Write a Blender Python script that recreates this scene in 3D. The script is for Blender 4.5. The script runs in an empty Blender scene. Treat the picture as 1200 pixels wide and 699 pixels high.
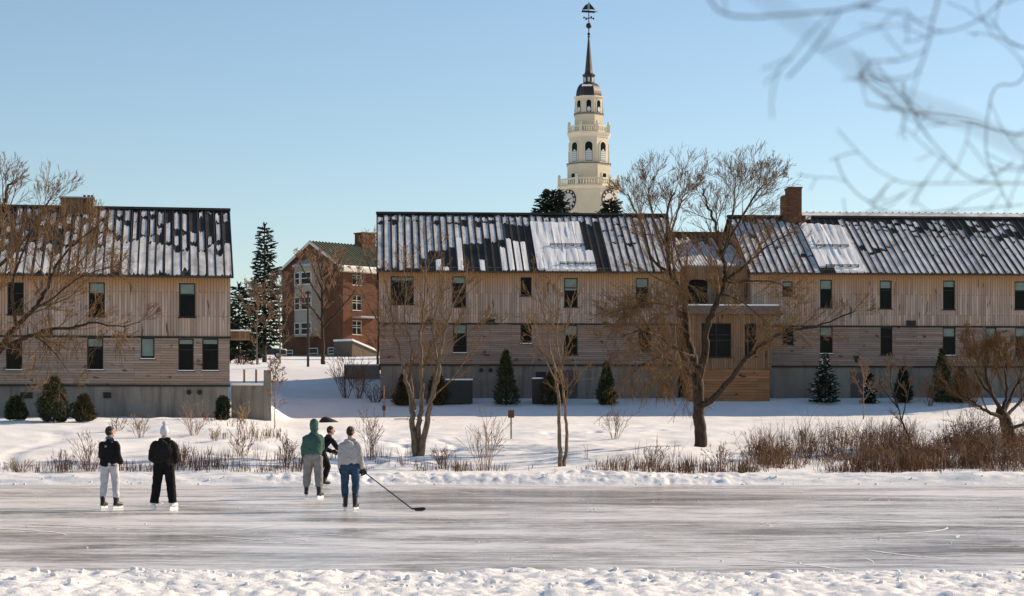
import bpy, math, random, bisect
import numpy as np
from mathutils import Vector, Matrix

# ------------------------------------------------------------------ camera, sky, sun, exposure
C = bpy.context.scene.collection
SC = bpy.context.scene
F = 70.0 / 36.0 * 1200.0          # focal length in photo pixels (70 mm lens, 36 mm sensor)
HZ = 493.0                        # horizon row of the photo
EYE = 1.95                        # eye height above the ice
R = math.radians

cam_d = bpy.data.cameras.new('camera')
cam = bpy.data.objects.new('camera', cam_d); C.objects.link(cam)
cam.location = (0, 0, EYE); cam.rotation_euler = (R(90), 0, 0)
cam_d.lens = 70; cam_d.sensor_width = 36; cam_d.clip_start = 0.1; cam_d.clip_end = 4000
cam_d.shift_y = (HZ - 349.5) / 1200.0
cam_d.dof.use_dof = True; cam_d.dof.focus_distance = 85; cam_d.dof.aperture_fstop = 6.3
SC.camera = cam

SUN_AZ = 28.0     # degrees behind the picture plane, sun on the right
SUN_EL = 26.0
w = bpy.data.worlds.new('World'); SC.world = w; w.use_nodes = True
nt = w.node_tree
bg = nt.nodes['Background']
sky = nt.nodes.new('ShaderNodeTexSky'); sky.sky_type = 'NISHITA'; sky.sun_disc = False
sky.sun_elevation = R(SUN_EL); sky.sun_rotation = R(90 - SUN_AZ)
sky.altitude = 50; sky.air_density = 1.0; sky.dust_density = 0.3; sky.ozone_density = 2.0
hs = nt.nodes.new('ShaderNodeHueSaturation'); hs.inputs['Saturation'].default_value = 0.98; hs.inputs['Hue'].default_value = 0.496
nt.links.new(sky.outputs[0], hs.inputs['Color']); nt.links.new(hs.outputs[0], bg.inputs[0])
bg.inputs[1].default_value = 0.10

sl = bpy.data.lights.new('sun', 'SUN'); sun = bpy.data.objects.new('sun', sl); C.objects.link(sun)
sl.energy = 4.9; sl.angle = R(0.6); sl.color = (1.0, 0.79, 0.57)
sd = Vector((math.cos(R(SUN_AZ)) * math.cos(R(SUN_EL)), math.sin(R(SUN_AZ)) * math.cos(R(SUN_EL)), math.sin(R(SUN_EL))))
sun.rotation_euler = sd.to_track_quat('Z', 'Y').to_euler(); sun.location = (60, 20, 60)

SC.view_settings.view_transform = 'Standard'; SC.view_settings.look = 'None'
SC.view_settings.exposure = 0.45; SC.view_settings.gamma = 1.0
SC.cycles.max_bounces = 6

# ------------------------------------------------------------------ noise
def _hash(ix, iy, iz):
    h = (ix.astype(np.int64) * 374761393 + iy.astype(np.int64) * 668265263 + iz.astype(np.int64) * 2147483647) & 0xFFFFFFFF
    h = ((h ^ (h >> 13)) * 1274126177) & 0xFFFFFFFF
    h = ((h ^ (h >> 16)) * 2246822519) & 0xFFFFFFFF
    return ((h ^ (h >> 15)) & 0xFFFFFF) / float(0xFFFFFF)
def vnoise(x, y, z=None):
    x = np.asarray(x, float); y = np.asarray(y, float)
    z = np.zeros_like(x) if z is None else np.asarray(z, float)
    fx, fy, fz = np.floor(x), np.floor(y), np.floor(z)
    tx, ty, tz = x - fx, y - fy, z - fz
    tx, ty, tz = [t * t * (3 - 2 * t) for t in (tx, ty, tz)]
    o = 0
    for i in (0, 1):
        for j in (0, 1):
            for k in (0, 1):
                o = o + _hash(fx + i, fy + j, fz + k) * (tx if i else 1 - tx) * (ty if j else 1 - ty) * (tz if k else 1 - tz)
    return o * 2 - 1
def fbm(x, y, z=None, n=4):
    o = 0; a = 1.0
    x = np.asarray(x, float); y = np.asarray(y, float)
    z = np.zeros_like(x) if z is None else np.asarray(z, float)
    for i in range(n):
        o = o + a * vnoise(x * 2 ** i + 17.3 * i, y * 2 ** i - 9.1 * i, z * 2 ** i + 5.7 * i); a *= 0.5
    return o
def sstep(a, b, x):
    t = np.clip((np.asarray(x, float) - a) / (b - a), 0, 1)
    return t * t * (3 - 2 * t)

# ------------------------------------------------------------------ mesh collecting
class MB:
    def __init__(s): s.v = []; s.f = []; s.m = []
    def add(s, vs, fs, mi=0):
        b = len(s.v); s.v.extend(tuple(p) for p in vs)
        for f in fs: s.f.append(tuple(b + i for i in f)); s.m.append(mi)
    def box(s, x0, x1, y0, y1, z0, z1, mi=0):
        s.add([(x0,y0,z0),(x1,y0,z0),(x1,y1,z0),(x0,y1,z0),(x0,y0,z1),(x1,y0,z1),(x1,y1,z1),(x0,y1,z1)],
              [(0,3,2,1),(4,5,6,7),(0,1,5,4),(1,2,6,5),(2,3,7,6),(3,0,4,7)], mi)
    def quad(s, a, b, c, d, mi=0): s.add([a, b, c, d], [(0,1,2,3)], mi)
    def prism(s, poly, off, mi=0):
        """polygon (list of 3d points) pushed along the vector off"""
        n = len(poly); o = Vector(off)
        vs = [Vector(p) for p in poly] + [Vector(p) + o for p in poly]
        fs = [tuple(range(n))[::-1], tuple(range(n, 2 * n))] + [(i, (i + 1) % n, n + (i + 1) % n, n + i) for i in range(n)]
        s.add(vs, fs, mi)
    def rings(s, rs, mi=0, cap=True):
        n = len(rs[0]); vs = [p for r in rs for p in r]; fs = []
        for k in range(len(rs) - 1):
            for i in range(n):
                j = (i + 1) % n
                fs.append((k*n+i, k*n+j, (k+1)*n+j, (k+1)*n+i))
        if cap: fs += [tuple(range(n))[::-1], tuple((len(rs)-1)*n + i for i in range(n))]
        s.add(vs, fs, mi)
    def tube(s, pts, rad, n=6, mi=0, cap=True):
        pts = [Vector(p) for p in pts]
        if not hasattr(rad, '__len__'): rad = [rad] * len(pts)
        t0 = (pts[1] - pts[0]).normalized()
        a = t0.orthogonal().normalized(); rs = []
        for i, p in enumerate(pts):
            t = (pts[min(i+1, len(pts)-1)] - pts[max(i-1, 0)])
            if t.length < 1e-9: t = t0.copy()
            t.normalize()
            a = (a - t * a.dot(t))
            if a.length < 1e-6: a = t.orthogonal()
            a.normalize(); b = t.cross(a)
            rs.append([p + (a * math.cos(2*math.pi*k/n) + b * math.sin(2*math.pi*k/n)) * rad[i] for k in range(n)])
        s.rings(rs, mi, cap)
    def ball(s, c, r, seg=12, rng=8, mi=0):
        if not hasattr(r, '__len__'): r = (r, r, r)
        rs = []
        for i in range(rng + 1):
            ph = -math.pi/2 + math.pi * i / rng; cr = max(math.cos(ph), 0.01)
            rs.append([(c[0] + r[0]*cr*math.cos(2*math.pi*k/seg), c[1] + r[1]*cr*math.sin(2*math.pi*k/seg), c[2] + r[2]*math.sin(ph)) for k in range(seg)])
        s.rings(rs, mi)
    def merge(s, o, mi=None):
        b = len(s.v); s.v.extend(o.v); s.f.extend(tuple(b+i for i in f) for f in o.f)
        s.m.extend(o.m if mi is None else [mi]*len(o.f))
    def mesh(s, name, mats, smooth=False):
        me = bpy.data.meshes.new(name); me.from_pydata(s.v, [], s.f)
        for m in (mats if isinstance(mats, (list, tuple)) else [mats]): me.materials.append(m)
        if s.m and max(s.m) > 0: me.polygons.foreach_set('material_index', s.m)
        if smooth: me.polygons.foreach_set('use_smooth', [True] * len(me.polygons))
        me.update(); return me
    def build(s, name, mats, parent=None, smooth=False, loc=(0,0,0)):
        o = bpy.data.objects.new(name, s.mesh(name, mats, smooth)); C.objects.link(o)
        o.location = loc
        if parent: o.parent = parent
        return o

def tag(o, label=None, cat=None, group=None, kind=None):
    if label: o['label'] = label
    if cat: o['category'] = cat
    if group: o['group'] = group
    if kind: o['kind'] = kind
    return o
def thing(name, label, cat, loc=(0,0,0), rz=0, group=None):
    o = bpy.data.objects.new(name, None); C.objects.link(o); o.location = loc; o.rotation_euler = (0, 0, rz)
    o.empty_display_size = 0.2
    return tag(o, label, cat, group)
def dup(root, loc, rz=0, label=None, group=None, scale=None):
    r = root.copy(); C.objects.link(r); r.location = loc; r.rotation_euler = (0, 0, rz)
    if scale: r.scale = scale if hasattr(scale, '__len__') else (scale,)*3
    if label: r['label'] = label
    if group: r['group'] = group
    for ch in list(root.children):
        c = ch.copy(); C.objects.link(c); c.parent = r
        for g in list(ch.children):
            d = g.copy(); C.objects.link(d); d.parent = c
    return r

# ------------------------------------------------------------------ materials
class NT:
    """small helper to write node trees"""
    def __init__(s, name):
        s.m = bpy.data.materials.new(name); s.m.use_nodes = True; s.t = s.m.node_tree
        s.b = s.t.nodes['Principled BSDF']
    def n(s, typ, ins=None, **kw):
        nd = s.t.nodes.new('ShaderNode' + typ)
        for k, v in kw.items(): setattr(nd, k, v)
        for k, v in (ins or {}).items():
            if isinstance(v, bpy.types.NodeSocket): s.t.links.new(v, nd.inputs[k])
            else: nd.inputs[k].default_value = v
        return nd
    def coord(s, scale=(1,1,1), kind='Object', rot=(0,0,0)):
        tc = s.n('TexCoord'); mp = s.n('Mapping', {'Vector': tc.outputs[kind], 'Scale': scale, 'Rotation': rot})
        return mp.outputs[0]
    def noise(s, vec, scale, detail=4, rough=0.6, dist=0.0):
        return s.n('TexNoise', {'Vector': vec, 'Scale': scale, 'Detail': detail, 'Roughness': rough, 'Distortion': dist}).outputs['Fac']
    def ramp(s, fac, stops):
        r = s.n('ValToRGB', {'Fac': fac}); e = r.color_ramp.elements
        while len(e) < len(stops): e.new(0.5)
        for el, (p, c) in zip(e, stops):
            el.position = p; el.color = (c[0], c[1], c[2], 1) if hasattr(c, '__len__') else (c, c, c, 1)
        return r.outputs['Color']
    def mix(s, fac, a, b, mode='MIX'):
        m = s.n('Mix', data_type='RGBA', blend_type=mode)
        for i, v in ((0, fac), (6, a), (7, b)):
            if isinstance(v, bpy.types.NodeSocket): s.t.links.new(v, m.inputs[i])
            else: m.inputs[i].default_value = (v[0], v[1], v[2], 1) if hasattr(v, '__len__') else v
        return m.outputs[2]
    def math(s, op, a, b=0.0):
        m = s.n('Math', operation=op)
        for i, v in ((0, a), (1, b)):
            if isinstance(v, bpy.types.NodeSocket): s.t.links.new(v, m.inputs[i])
            else: m.inputs[i].default_value = v
        return m.outputs[0]
    def bump(s, h, strength=0.3, dist=0.02):
        b = s.n('Bump', {'Height': h, 'Strength': strength, 'Distance': dist})
        s.t.links.new(b.outputs[0], s.b.inputs['Normal'])
    def set(s, **kw):
        for k, v in kw.items():
            k = {'col': 'Base Color', 'rough': 'Roughness', 'metal': 'Metallic', 'spec': 'Specular IOR Level'}[k]
            if isinstance(v, bpy.types.NodeSocket): s.t.links.new(v, s.b.inputs[k])
            else: s.b.inputs[k].default_value = (v[0], v[1], v[2], 1) if hasattr(v, '__len__') else v
        return s.m

def simple(name, col, rough=0.7, var=0.25, scale=6.0, spec=0.3, metal=0.0, bump=0.0):
    t = NT(name); v = t.coord()
    n = t.noise(v, scale, 5)
    lo = tuple(c * (1 - var) for c in col); hi = tuple(min(1, c * (1 + var)) for c in col)
    c = t.ramp(n, [(0.3, lo), (0.7, hi)])
    if bump: t.bump(n, bump, 0.02)
    return t.set(col=c, rough=rough, spec=spec, metal=metal)

def mat_snow(name, bumps=1.0):
    t = NT(name); v = t.coord()
    n1 = t.noise(v, 0.5, 6); n2 = t.noise(v, 9.0, 6, 0.7)
    c = t.ramp(n1, [(0.3, (0.78, 0.775, 0.765)), (0.65, (0.88, 0.87, 0.85))])
    h = t.math('ADD', t.math('MULTIPLY', n1, 0.6), t.math('MULTIPLY', n2, 0.35))
    t.bump(h, 0.55 * bumps, 0.12)
    return t.set(col=c, rough=0.75, spec=0.25)
SNOW = mat_snow('snow')
SNOW_BANK = mat_snow('snow_bank', 1.3)

def mat_thin_snow():
    t = NT('thin_snow'); v = t.coord((1, 0.5, 0.5))
    n = t.noise(v, 1.6, 6, 0.65, 0.3)
    n2 = t.noise(v, 0.35, 3)
    c = t.ramp(t.math('ADD', t.math('MULTIPLY', n, 0.7), t.math('MULTIPLY', n2, 0.3)), [(0.33, (0.26, 0.255, 0.25)), (0.47, (0.52, 0.51, 0.50)), (0.64, (0.78, 0.77, 0.755))])
    t.bump(n, 0.4, 0.03)
    return t.set(col=c, rough=0.7, spec=0.3)
THIN = mat_thin_snow()

def mat_ice():
    t = NT('ice')
    # swept and scraped ice: soft patches, scrape marks, frost grain and skate lines
    n1 = t.noise(t.coord((0.22, 0.50, 1)), 1.0, 9, 0.68, 0.7); n2 = t.noise(t.coord((0.06, 0.11, 1), rot=(0, 0, 0.02)), 1.0, 3, 0.5, 0.8)
    n3 = t.noise(t.coord((0.7, 7.0, 1), rot=(0, 0, -0.02)), 1.0, 9, 0.75, 0.6); n4 = t.noise(t.coord(), 24.0, 3, 0.75); n5 = t.noise(t.coord((3.0, 5.0, 1)), 1.0, 7, 0.75, 0.5)
    s = t.math('ADD', t.math('ADD', t.math('MULTIPLY', n1, 0.32), t.math('MULTIPLY', n5, 0.16)), t.math('ADD', t.math('MULTIPLY', n2, 0.26), t.math('MULTIPLY', n3, 0.30)))
    c = t.ramp(s, [(0.405, (0.11, 0.10, 0.092)), (0.47, (0.30, 0.285, 0.27)), (0.515, (0.55, 0.525, 0.50)), (0.575, (0.88, 0.85, 0.82))])
    sp = t.ramp(n4, [(0.56, 0.0), (0.72, 1.0)])
    c = t.mix(t.math('MULTIPLY', sp, 0.5), c, (0.85, 0.84, 0.82))
    for sc_, ro, di, am in (((0.5, 1.9, 1), 0.0, 9.0, .5), ((0.35, 1.2, 1), 0.35, 6.0, .4), ((0.4, 1.5, 1), -0.3, 8.0, .35), ((1.1, 2.6, 1), 0.8, 12.0, .3)):
        wv = t.n('TexWave', {'Vector': t.coord(sc_, rot=(0, 0, ro)), 'Scale': 0.4, 'Distortion': di, 'Detail': 3.0, 'Detail Scale': 0.5}, wave_type='BANDS', bands_direction='Y')
        ln = t.math('MULTIPLY', t.ramp(wv.outputs['Fac'], [(0.965, 0.0), (0.99, 1.0)]), t.ramp(n1, [(0.42, 0.0), (0.56, 1.0)]))
        c = t.mix(t.math('MULTIPLY', ln, am), c, (0.88, 0.86, 0.83))
    r = t.ramp(s, [(0.42, 0.10), (0.58, 0.36)])
    t.bump(t.math('ADD', t.math('MULTIPLY', n5, 0.6), t.math('MULTIPLY', n4, 0.5)), 0.2, 0.01)
    return t.set(col=c, rough=r, spec=0.42)
ICE = mat_ice()

def mat_boards(name, vertical=True, base=(0.36, 0.27, 0.205), warm=(0.42, 0.22, 0.085), bw=0.14, eave=None, length=3.2, contrast=1.0):
    """weathered wood: boards with their own tone, dark joints, stains, unweathered orange wood close under the eaves"""
    t = NT(name); tc = t.n('TexCoord'); sx = t.n('SeparateXYZ', {'Vector': tc.outputs['Object']})
    u, z = sx.outputs[0], sx.outputs[2]
    uu = t.math('ADD', u, sx.outputs[1])
    a, b = (uu, z) if vertical else (z, uu)
    cb = t.n('CombineXYZ', {'X': b, 'Y': a})
    br = t.n('TexBrick', {'Vector': cb.outputs[0], 'Color1': (0.25, 0.25, 0.25, 1), 'Color2': (1, 1, 1, 1), 'Mortar': (0, 0, 0, 1),
              'Scale': 1.0, 'Mortar Size': 0.009 if vertical else 0.007, 'Bias': 0.0, 'Brick Width': length, 'Row Height': bw}, offset=0.37)
    tone = br.outputs['Color']
    gr = t.noise(t.coord((7, 7, 0.5) if vertical else (0.5, 0.5, 7)), 1.0, 6, 0.65)
    big = t.noise(t.coord((0.5, 0.5, 0.25) if vertical else (0.25, 0.25, 0.6)), 1.0, 4)
    k = 0.42 * contrast
    c1 = t.mix(t.math('MULTIPLY', tone, 1.0), tuple(x * (1 - k) for x in base), tuple(x * (1 + k * 0.7) for x in base))
    c2 = t.mix(t.ramp(gr, [(0.35, 0.55), (0.6, 0.0)]), c1, tuple(x * 0.45 for x in base))
    f = t.ramp(big, [(0.5, 0.0), (0.72, 0.55)])
    c3 = t.mix(f, c2, warm)
    if eave is not None:
        g = t.n('MapRange', {'Value': z, 'From Min': eave - 1.5, 'From Max': eave}); g = g.outputs[0]
        g2 = t.math('MULTIPLY', t.math('POWER', g, 1.5), t.math('ADD', gr, 0.45))
        c3 = t.mix(g2, c3, warm)
    # knots and dark water marks
    kn = t.ramp(t.noise(t.coord((1.6, 1.6, 3.4) if not vertical else (4, 4, 0.8)), 1.0, 2, 0.5), [(0.635, 0.0), (0.70, 0.85)])
    c4 = t.mix(kn, c3, tuple(x * 0.16 for x in base))
    c5 = t.mix(br.outputs['Fac'], c4, tuple(x * 0.2 for x in base))
    t.bump(t.math('SUBTRACT', t.math('MULTIPLY', gr, 0.2), br.outputs['Fac']), 0.5, 0.02)
    return t.set(col=c5, rough=0.8, spec=0.2)

def mat_concrete(name, col=(0.24, 0.215, 0.18), scale=1.0):
    t = NT(name)
    n1 = t.noise(t.coord((0.5, 0.5, 0.3)), 1.2 * scale, 6, 0.65); st = t.noise(t.coord((2.2, 2.2, 0.22)), 1.2 * scale, 5, 0.7)
    c = t.ramp(n1, [(0.3, tuple(x * 0.72 for x in col)), (0.7, tuple(x * 1.15 for x in col))])
    c = t.mix(t.ramp(st, [(0.5, 0.0), (0.68, 0.75)]), c, tuple(x * 0.42 for x in col))
    t.bump(n1, 0.3, 0.02)
    return t.set(col=c, rough=0.85, spec=0.25)

def mat_brick(name, c1=(0.165, 0.053, 0.018), c2=(0.085, 0.025, 0.011)):
    t = NT(name); tc = t.n('TexCoord'); sx = t.n('SeparateXYZ', {'Vector': tc.outputs['Object']})
    cb = t.n('CombineXYZ', {'X': t.math('ADD', sx.outputs[0], sx.outputs[1]), 'Y': sx.outputs[2]})
    br = t.n('TexBrick', {'Vector': cb.outputs[0], 'Color1': (*c1, 1), 'Color2': (*c2, 1), 'Mortar': (0.13, 0.085, 0.06, 1), 'Scale': 1.0,
             'Mortar Size': 0.012, 'Brick Width': 0.26, 'Row Height': 0.085})
    n = t.noise(t.coord(), 0.7, 5); c = t.mix(t.ramp(n, [(0.4, 0.0), (0.7, 0.5)]), br.outputs['Color'], tuple(x * 0.6 for x in c2))
    t.bump(t.math('SUBTRACT', 1.0, br.outputs['Fac']), 0.3, 0.01)
    return t.set(col=c, rough=0.85, spec=0.2)

def mat_bark(name, col, hi):
    t = NT(name); v = t.coord((1, 1, 0.3)); n = t.noise(v, 16.0, 5, 0.7)
    t.bump(n, 0.6, 0.03)
    return t.set(col=t.ramp(n, [(0.35, col), (0.68, hi)]), rough=0.85, spec=0.2)

def mat_leaf(name, a, b):
    t = NT(name); v = t.coord(); n = t.noise(v, 2.2, 4, 0.7); n2 = t.noise(v, 14, 2)
    c = t.ramp(t.math('ADD', t.math('MULTIPLY', n, 0.6), t.math('MULTIPLY', n2, 0.4)), [(0.36, a), (0.64, b)])
    return t.set(col=c, rough=0.7, spec=0.25)

def mat_cloth(name, col, weave=180.0, var=0.18):
    t = NT(name); v = t.coord(); n = t.noise(v, 7.0, 5, 0.6); n2 = t.noise(v, weave, 2)
    c = t.ramp(n, [(0.3, tuple(x * (1 - var) for x in col)), (0.7, tuple(x * (1 + var) for x in col))])
    t.bump(t.math('ADD', n, t.math('MULTIPLY', n2, 0.2)), 0.35, 0.015)
    return t.set(col=c, rough=0.9, spec=0.15)

def mat_glass(name='window_glass', col=(0.006, 0.007, 0.007)):
    t = NT(name); n = t.noise(t.coord(), 0.8, 3)
    t.bump(n, 0.06, 0.05)
    return t.set(col=t.ramp(n, [(0.3, tuple(x * .6 for x in col)), (0.7, tuple(x * 1.5 for x in col))]), rough=0.12, spec=0.1)
GLASS = mat_glass()
GLASS_PALE = mat_glass('pale_glass', (0.10, 0.115, 0.12))
DARK = simple('dark_frame', (0.018, 0.017, 0.016), 0.5)
BLIND = simple('window_blind', (0.19, 0.24, 0.205), 0.6, 0.15, 2)
METAL = simple('dark_roof_metal', (0.062, 0.054, 0.048), 0.65, 0.3, 0.8, 0.08)
CONC = mat_concrete('concrete')
BRICK = mat_brick('brick')
BRICK_D = mat_brick('chimney_brick', (0.20, 0.075, 0.04), (0.12, 0.05, 0.03))
WHITE = simple('white_paint', (0.56, 0.52, 0.45), 0.5, 0.08)
CEDAR = mat_boards('cedar_boards', True, (0.225, 0.135, 0.078), (0.29, 0.15, 0.065))
CEDAR_H = mat_boards('cedar_planks', False, (0.30, 0.15, 0.075), (0.36, 0.17, 0.06), bw=0.16)
GREYMET = simple('grey_metal', (0.30, 0.30, 0.30), 0.4, 0.15, 4, 0.5)
BARK = mat_bark('willow_bark', (0.020, 0.014, 0.010), (0.085, 0.058, 0.038))
TWIG = mat_bark('golden_twig', (0.105, 0.061, 0.029), (0.26, 0.155, 0.07))
TWIG_R = mat_bark('reddish_twig', (0.15, 0.085, 0.05), (0.30, 0.19, 0.12))
BARK2 = mat_bark('young_bark', (0.09, 0.062, 0.043), (0.29, 0.205, 0.135))
BROWN = mat_bark('brown_stem', (0.055, 0.024, 0.015), (0.19, 0.09, 0.05))
STRAW = mat_bark('straw_stem', (0.16, 0.10, 0.055), (0.38, 0.27, 0.15))

def mat_brush():
    t = NT('brush_stem'); v = t.coord((1, 0.8, 0.5)); n = t.noise(t.coord((1, 1, .4)), 16.0, 4, .7); g = t.noise(v, 0.55, 4, .6)
    c1 = t.ramp(n, [(.35, (.04, .015, .010)), (.68, (.16, .06, .032))]); c2 = t.ramp(n, [(.35, (.11, .046, .02)), (.68, (.30, .15, .07))])
    return t.set(col=t.mix(t.ramp(g, [(.45, 0.0), (.6, 1.0)]), c1, c2), rough=.85, spec=.2)
BRUSH = mat_brush()
# ------------------------------------------------------------------ terrain
PM = [(-80,.8),(-10,.5),(0,.32),(15,.14),(21,.03),(23.3,.045),(24.7,.05),(25.3,.0),(25.8,-.2),(27,-.4),(59.4,-.4),(60.2,-.1),(60.7,.06),(61.2,.24),(61.9,.33),(62.8,.25),
      (64,.26),(67.5,.40),(72.5,.66),(78.2,.90),(86.5,1.25),(94.7,1.65),(101,1.9),(108.7,2.2),(114.5,3.2),(118,3.35),(125,4.4),(131.8,5.5),(165,6.8),(222,9.1),(300,10),(1500,10)]
PL = [(66,.34),(72,.65),(78,1.05),(86,1.7),(91,2.0),(99,2.12),(107,2.3),(115,3.4),(131.8,5.5),(165,6.8),(222,9.1),(300,10),(1500,10)]
def hbase(x, y):
    x = np.asarray(x, float); y = np.asarray(y, float)
    z = np.interp(y, *zip(*PM)); zl = np.interp(y, *zip(*PL))
    px = 600 + F * x / np.maximum(y, 20)
    wl = (1 - sstep(250, 350, px)) * sstep(64, 74, y) * (1 - sstep(110, 130, y))
    z = z * (1 - wl) + zl * wl
    # raised ground behind the retaining wall
    wr = sstep(100.5, 101.6, y) * (1 - sstep(306, 345, px)) * (1 - sstep(120, 135, y))
    zr = 2.45 + (y - 101) * 0.085
    z = np.where(wr > 0, np.maximum(z, z * (1 - wr) + zr * wr), z)
    return z
def hground(x, y):
    x = np.asarray(x, float); y = np.asarray(y, float)
    z = hbase(x, y)
    land = sstep(62.5, 66, y)
    z = z + land * (0.13 * fbm(x * 0.16, y * 0.16, n=4) + 0.055 * fbm(x * 0.9, y * 0.9, n=3)) * (1 - 0.6 * sstep(90, 105, y))
    # ploughed bank on the far side and the rough bank in front
    fb = sstep(60.3, 61.0, y) * (1 - sstep(62.6, 64.5, y))
    z = z + fb * (0.07 * fbm(x * 0.35, y * 0.8, n=3) + 0.075 * np.abs(fbm(x * 2.6, y * 3.2, n=4)) - 0.04)
    nb = 1 - sstep(24.9, 25.8, y); nb2 = 1 - sstep(25.5, 26.2, y)
    lump = np.abs(fbm(x * 1.3 + 3, y * 1.7, n=2))
    z = z + nb * (0.025 * fbm(x * 0.7, y * 0.7, n=3) + 0.030 * lump) + nb2 * (0.050 * np.abs(fbm(x * 4.0, y * 4.0, n=4)) - 0.015) + nb * 0.019 * fbm(x * 9, y * 9, n=3)
    # tracks in the snow (left bank and the path up from the ice)
    for (ax, ay, bx, by) in ((-17.5, 66, -19.0, 84), (-17.2, 66, -18.6, 84), (-3.0, 70, -6.5, 90), (-2.2, 69, -2.8, 84)):
        tt = (y - ay) / (by - ay); cx = ax + (bx - ax) * tt + 0.35 * np.sin(y * 0.5)
        ins = (tt > 0) & (tt < 1)
        z = z - ins * 0.13 * np.exp(-((x - cx) / 0.22) ** 2) * (0.6 + 0.4 * np.sin(y * 7.0))
    for (ax, ay) in _STEPS: z = z - 0.10 * np.exp(-(((x - ax) / 0.24) ** 2 + ((y - ay) / 0.42) ** 2))
    return z
_r = random.Random(2); _STEPS = []
for (x0, y0, x1, y1, n_) in ((-5.2, 66, -8.4, 92, 34), (-4.6, 66, -4.2, 88, 26), (-6.8, 68, -12.5, 84, 22), (2, 88, 9, 92, 14), (12, 68, 16.5, 92, 20)):
    for i in range(n_): q = i / n_; _STEPS.append((x0 + (x1 - x0) * q + (.22 if i % 2 else -.22) + _r.gauss(0, .15), y0 + (y1 - y0) * q + _r.gauss(0, .25)))
_G = {}
def gz(x, y):
    if not _G or not (-140 < x < 140 and 19 < y < 330): return float(hground(np.array([x]), np.array([y]))[0])
    xs, ys, zz = _G['x'], _G['y'], _G['z']; i = bisect.bisect_right(xs, x) - 1; j = bisect.bisect_right(ys, y) - 1
    tx, ty = (x - xs[i]) / (xs[i+1] - xs[i]), (y - ys[j]) / (ys[j+1] - ys[j])
    return float((zz[j, i] * (1 - tx) + zz[j, i+1] * tx) * (1 - ty) + (zz[j+1, i] * (1 - tx) + zz[j+1, i+1] * tx) * ty)
def on_ground(px, py, lo=61.0, hi=240.0):
    """point of the terrain seen at a photo pixel"""
    ys = np.arange(lo, hi, 0.25); xs = (px - 600) / F * ys
    rows = HZ - (hground(xs, ys) - EYE) / ys * F
    i = int(np.argmax(rows <= py)) if (rows <= py).any() else len(ys) - 1
    y = float(ys[i]); x = float(xs[i]); return Vector((x, y, gz(x, y)))
def at(px, py, y): return Vector(((px - 600) / F * y, y, EYE + (HZ - py) / F * y))
def gp(px, y): x = (px - 600) / F * y; return Vector((x, y, gz(x, y)))

def lines(segs):
    o = []
    for a, b, s in segs: o += list(np.arange(a, b, s))
    return np.array(o + [segs[-1][1]])
gx = lines([(-900, -120, 60), (-120, -36, 3), (-36, -7.5, 0.22), (-7.5, 7.5, 0.05), (7.5, 36, 0.22), (36, 120, 3), (120, 900, 60)])
gy = lines([(-60, 0, 6), (0, 19, 1.0), (19, 22, 0.1), (22, 26.2, 0.05), (26.2, 60, 4.0), (60, 64.5, 0.09), (64.5, 90, 0.3), (90, 135, 0.6), (135, 330, 5), (330, 1500, 80)])
X, Y = np.meshgrid(gx, gy); Z = hground(X, Y)
nx, ny = len(gx), len(gy); _G.update(x=list(gx), y=list(gy), z=Z)
me = bpy.data.meshes.new('snow_ground')
verts = np.stack([X, Y, Z], -1).reshape(-1, 3)
ii = np.arange(nx * ny).reshape(ny, nx)
quads = np.stack([ii[:-1, :-1], ii[:-1, 1:], ii[1:, 1:], ii[1:, :-1]], -1).reshape(-1, 4)
me.vertices.add(len(verts)); me.vertices.foreach_set('co', verts.ravel())
me.loops.add(quads.size); me.loops.foreach_set('vertex_index', quads.ravel())
me.polygons.add(len(quads)); me.polygons.foreach_set('loop_start', np.arange(0, quads.size, 4)); me.polygons.foreach_set('loop_total', np.full(len(quads), 4))
me.polygons.foreach_set('use_smooth', np.ones(len(quads), bool))
me.materials.append(SNOW); me.update(); me.validate()
o = bpy.data.objects.new('snow_ground', me); C.objects.link(o); o['kind'] = 'structure'
mb = MB(); mb.quad((-300, 24, 0), (300, 24, 0), (300, 62.5, 0), (-300, 62.5, 0))
o = mb.build('ice', ICE); o['kind'] = 'structure'
# crumbled snow along the two edges of the rink
rng = random.Random(5)
cr = MB()
for i in range(420):
    if i < 340: x = rng.uniform(-7, 7); y = rng.uniform(22.6, 25.6); r = rng.choice([.008, .010, .012, .015, .02, .025, .03, .04])
    else: x = rng.uniform(-18, 18); y = rng.uniform(60.2, 61.4); r = rng.uniform(.02, .045)
    z = max(gz(x, y), 0.0) + r * 0.3
    cr.ball((x, y, z), (r * rng.uniform(.8, 1.4), r * rng.uniform(.8, 1.3), r * rng.uniform(.6, 1)), 6, 4)
o = cr.build('snow_crumbs', SNOW_BANK, smooth=False); tag(o, 'loose lumps of snow crumbled along the edges of the cleared ice', 'snow', kind='stuff')

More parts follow.
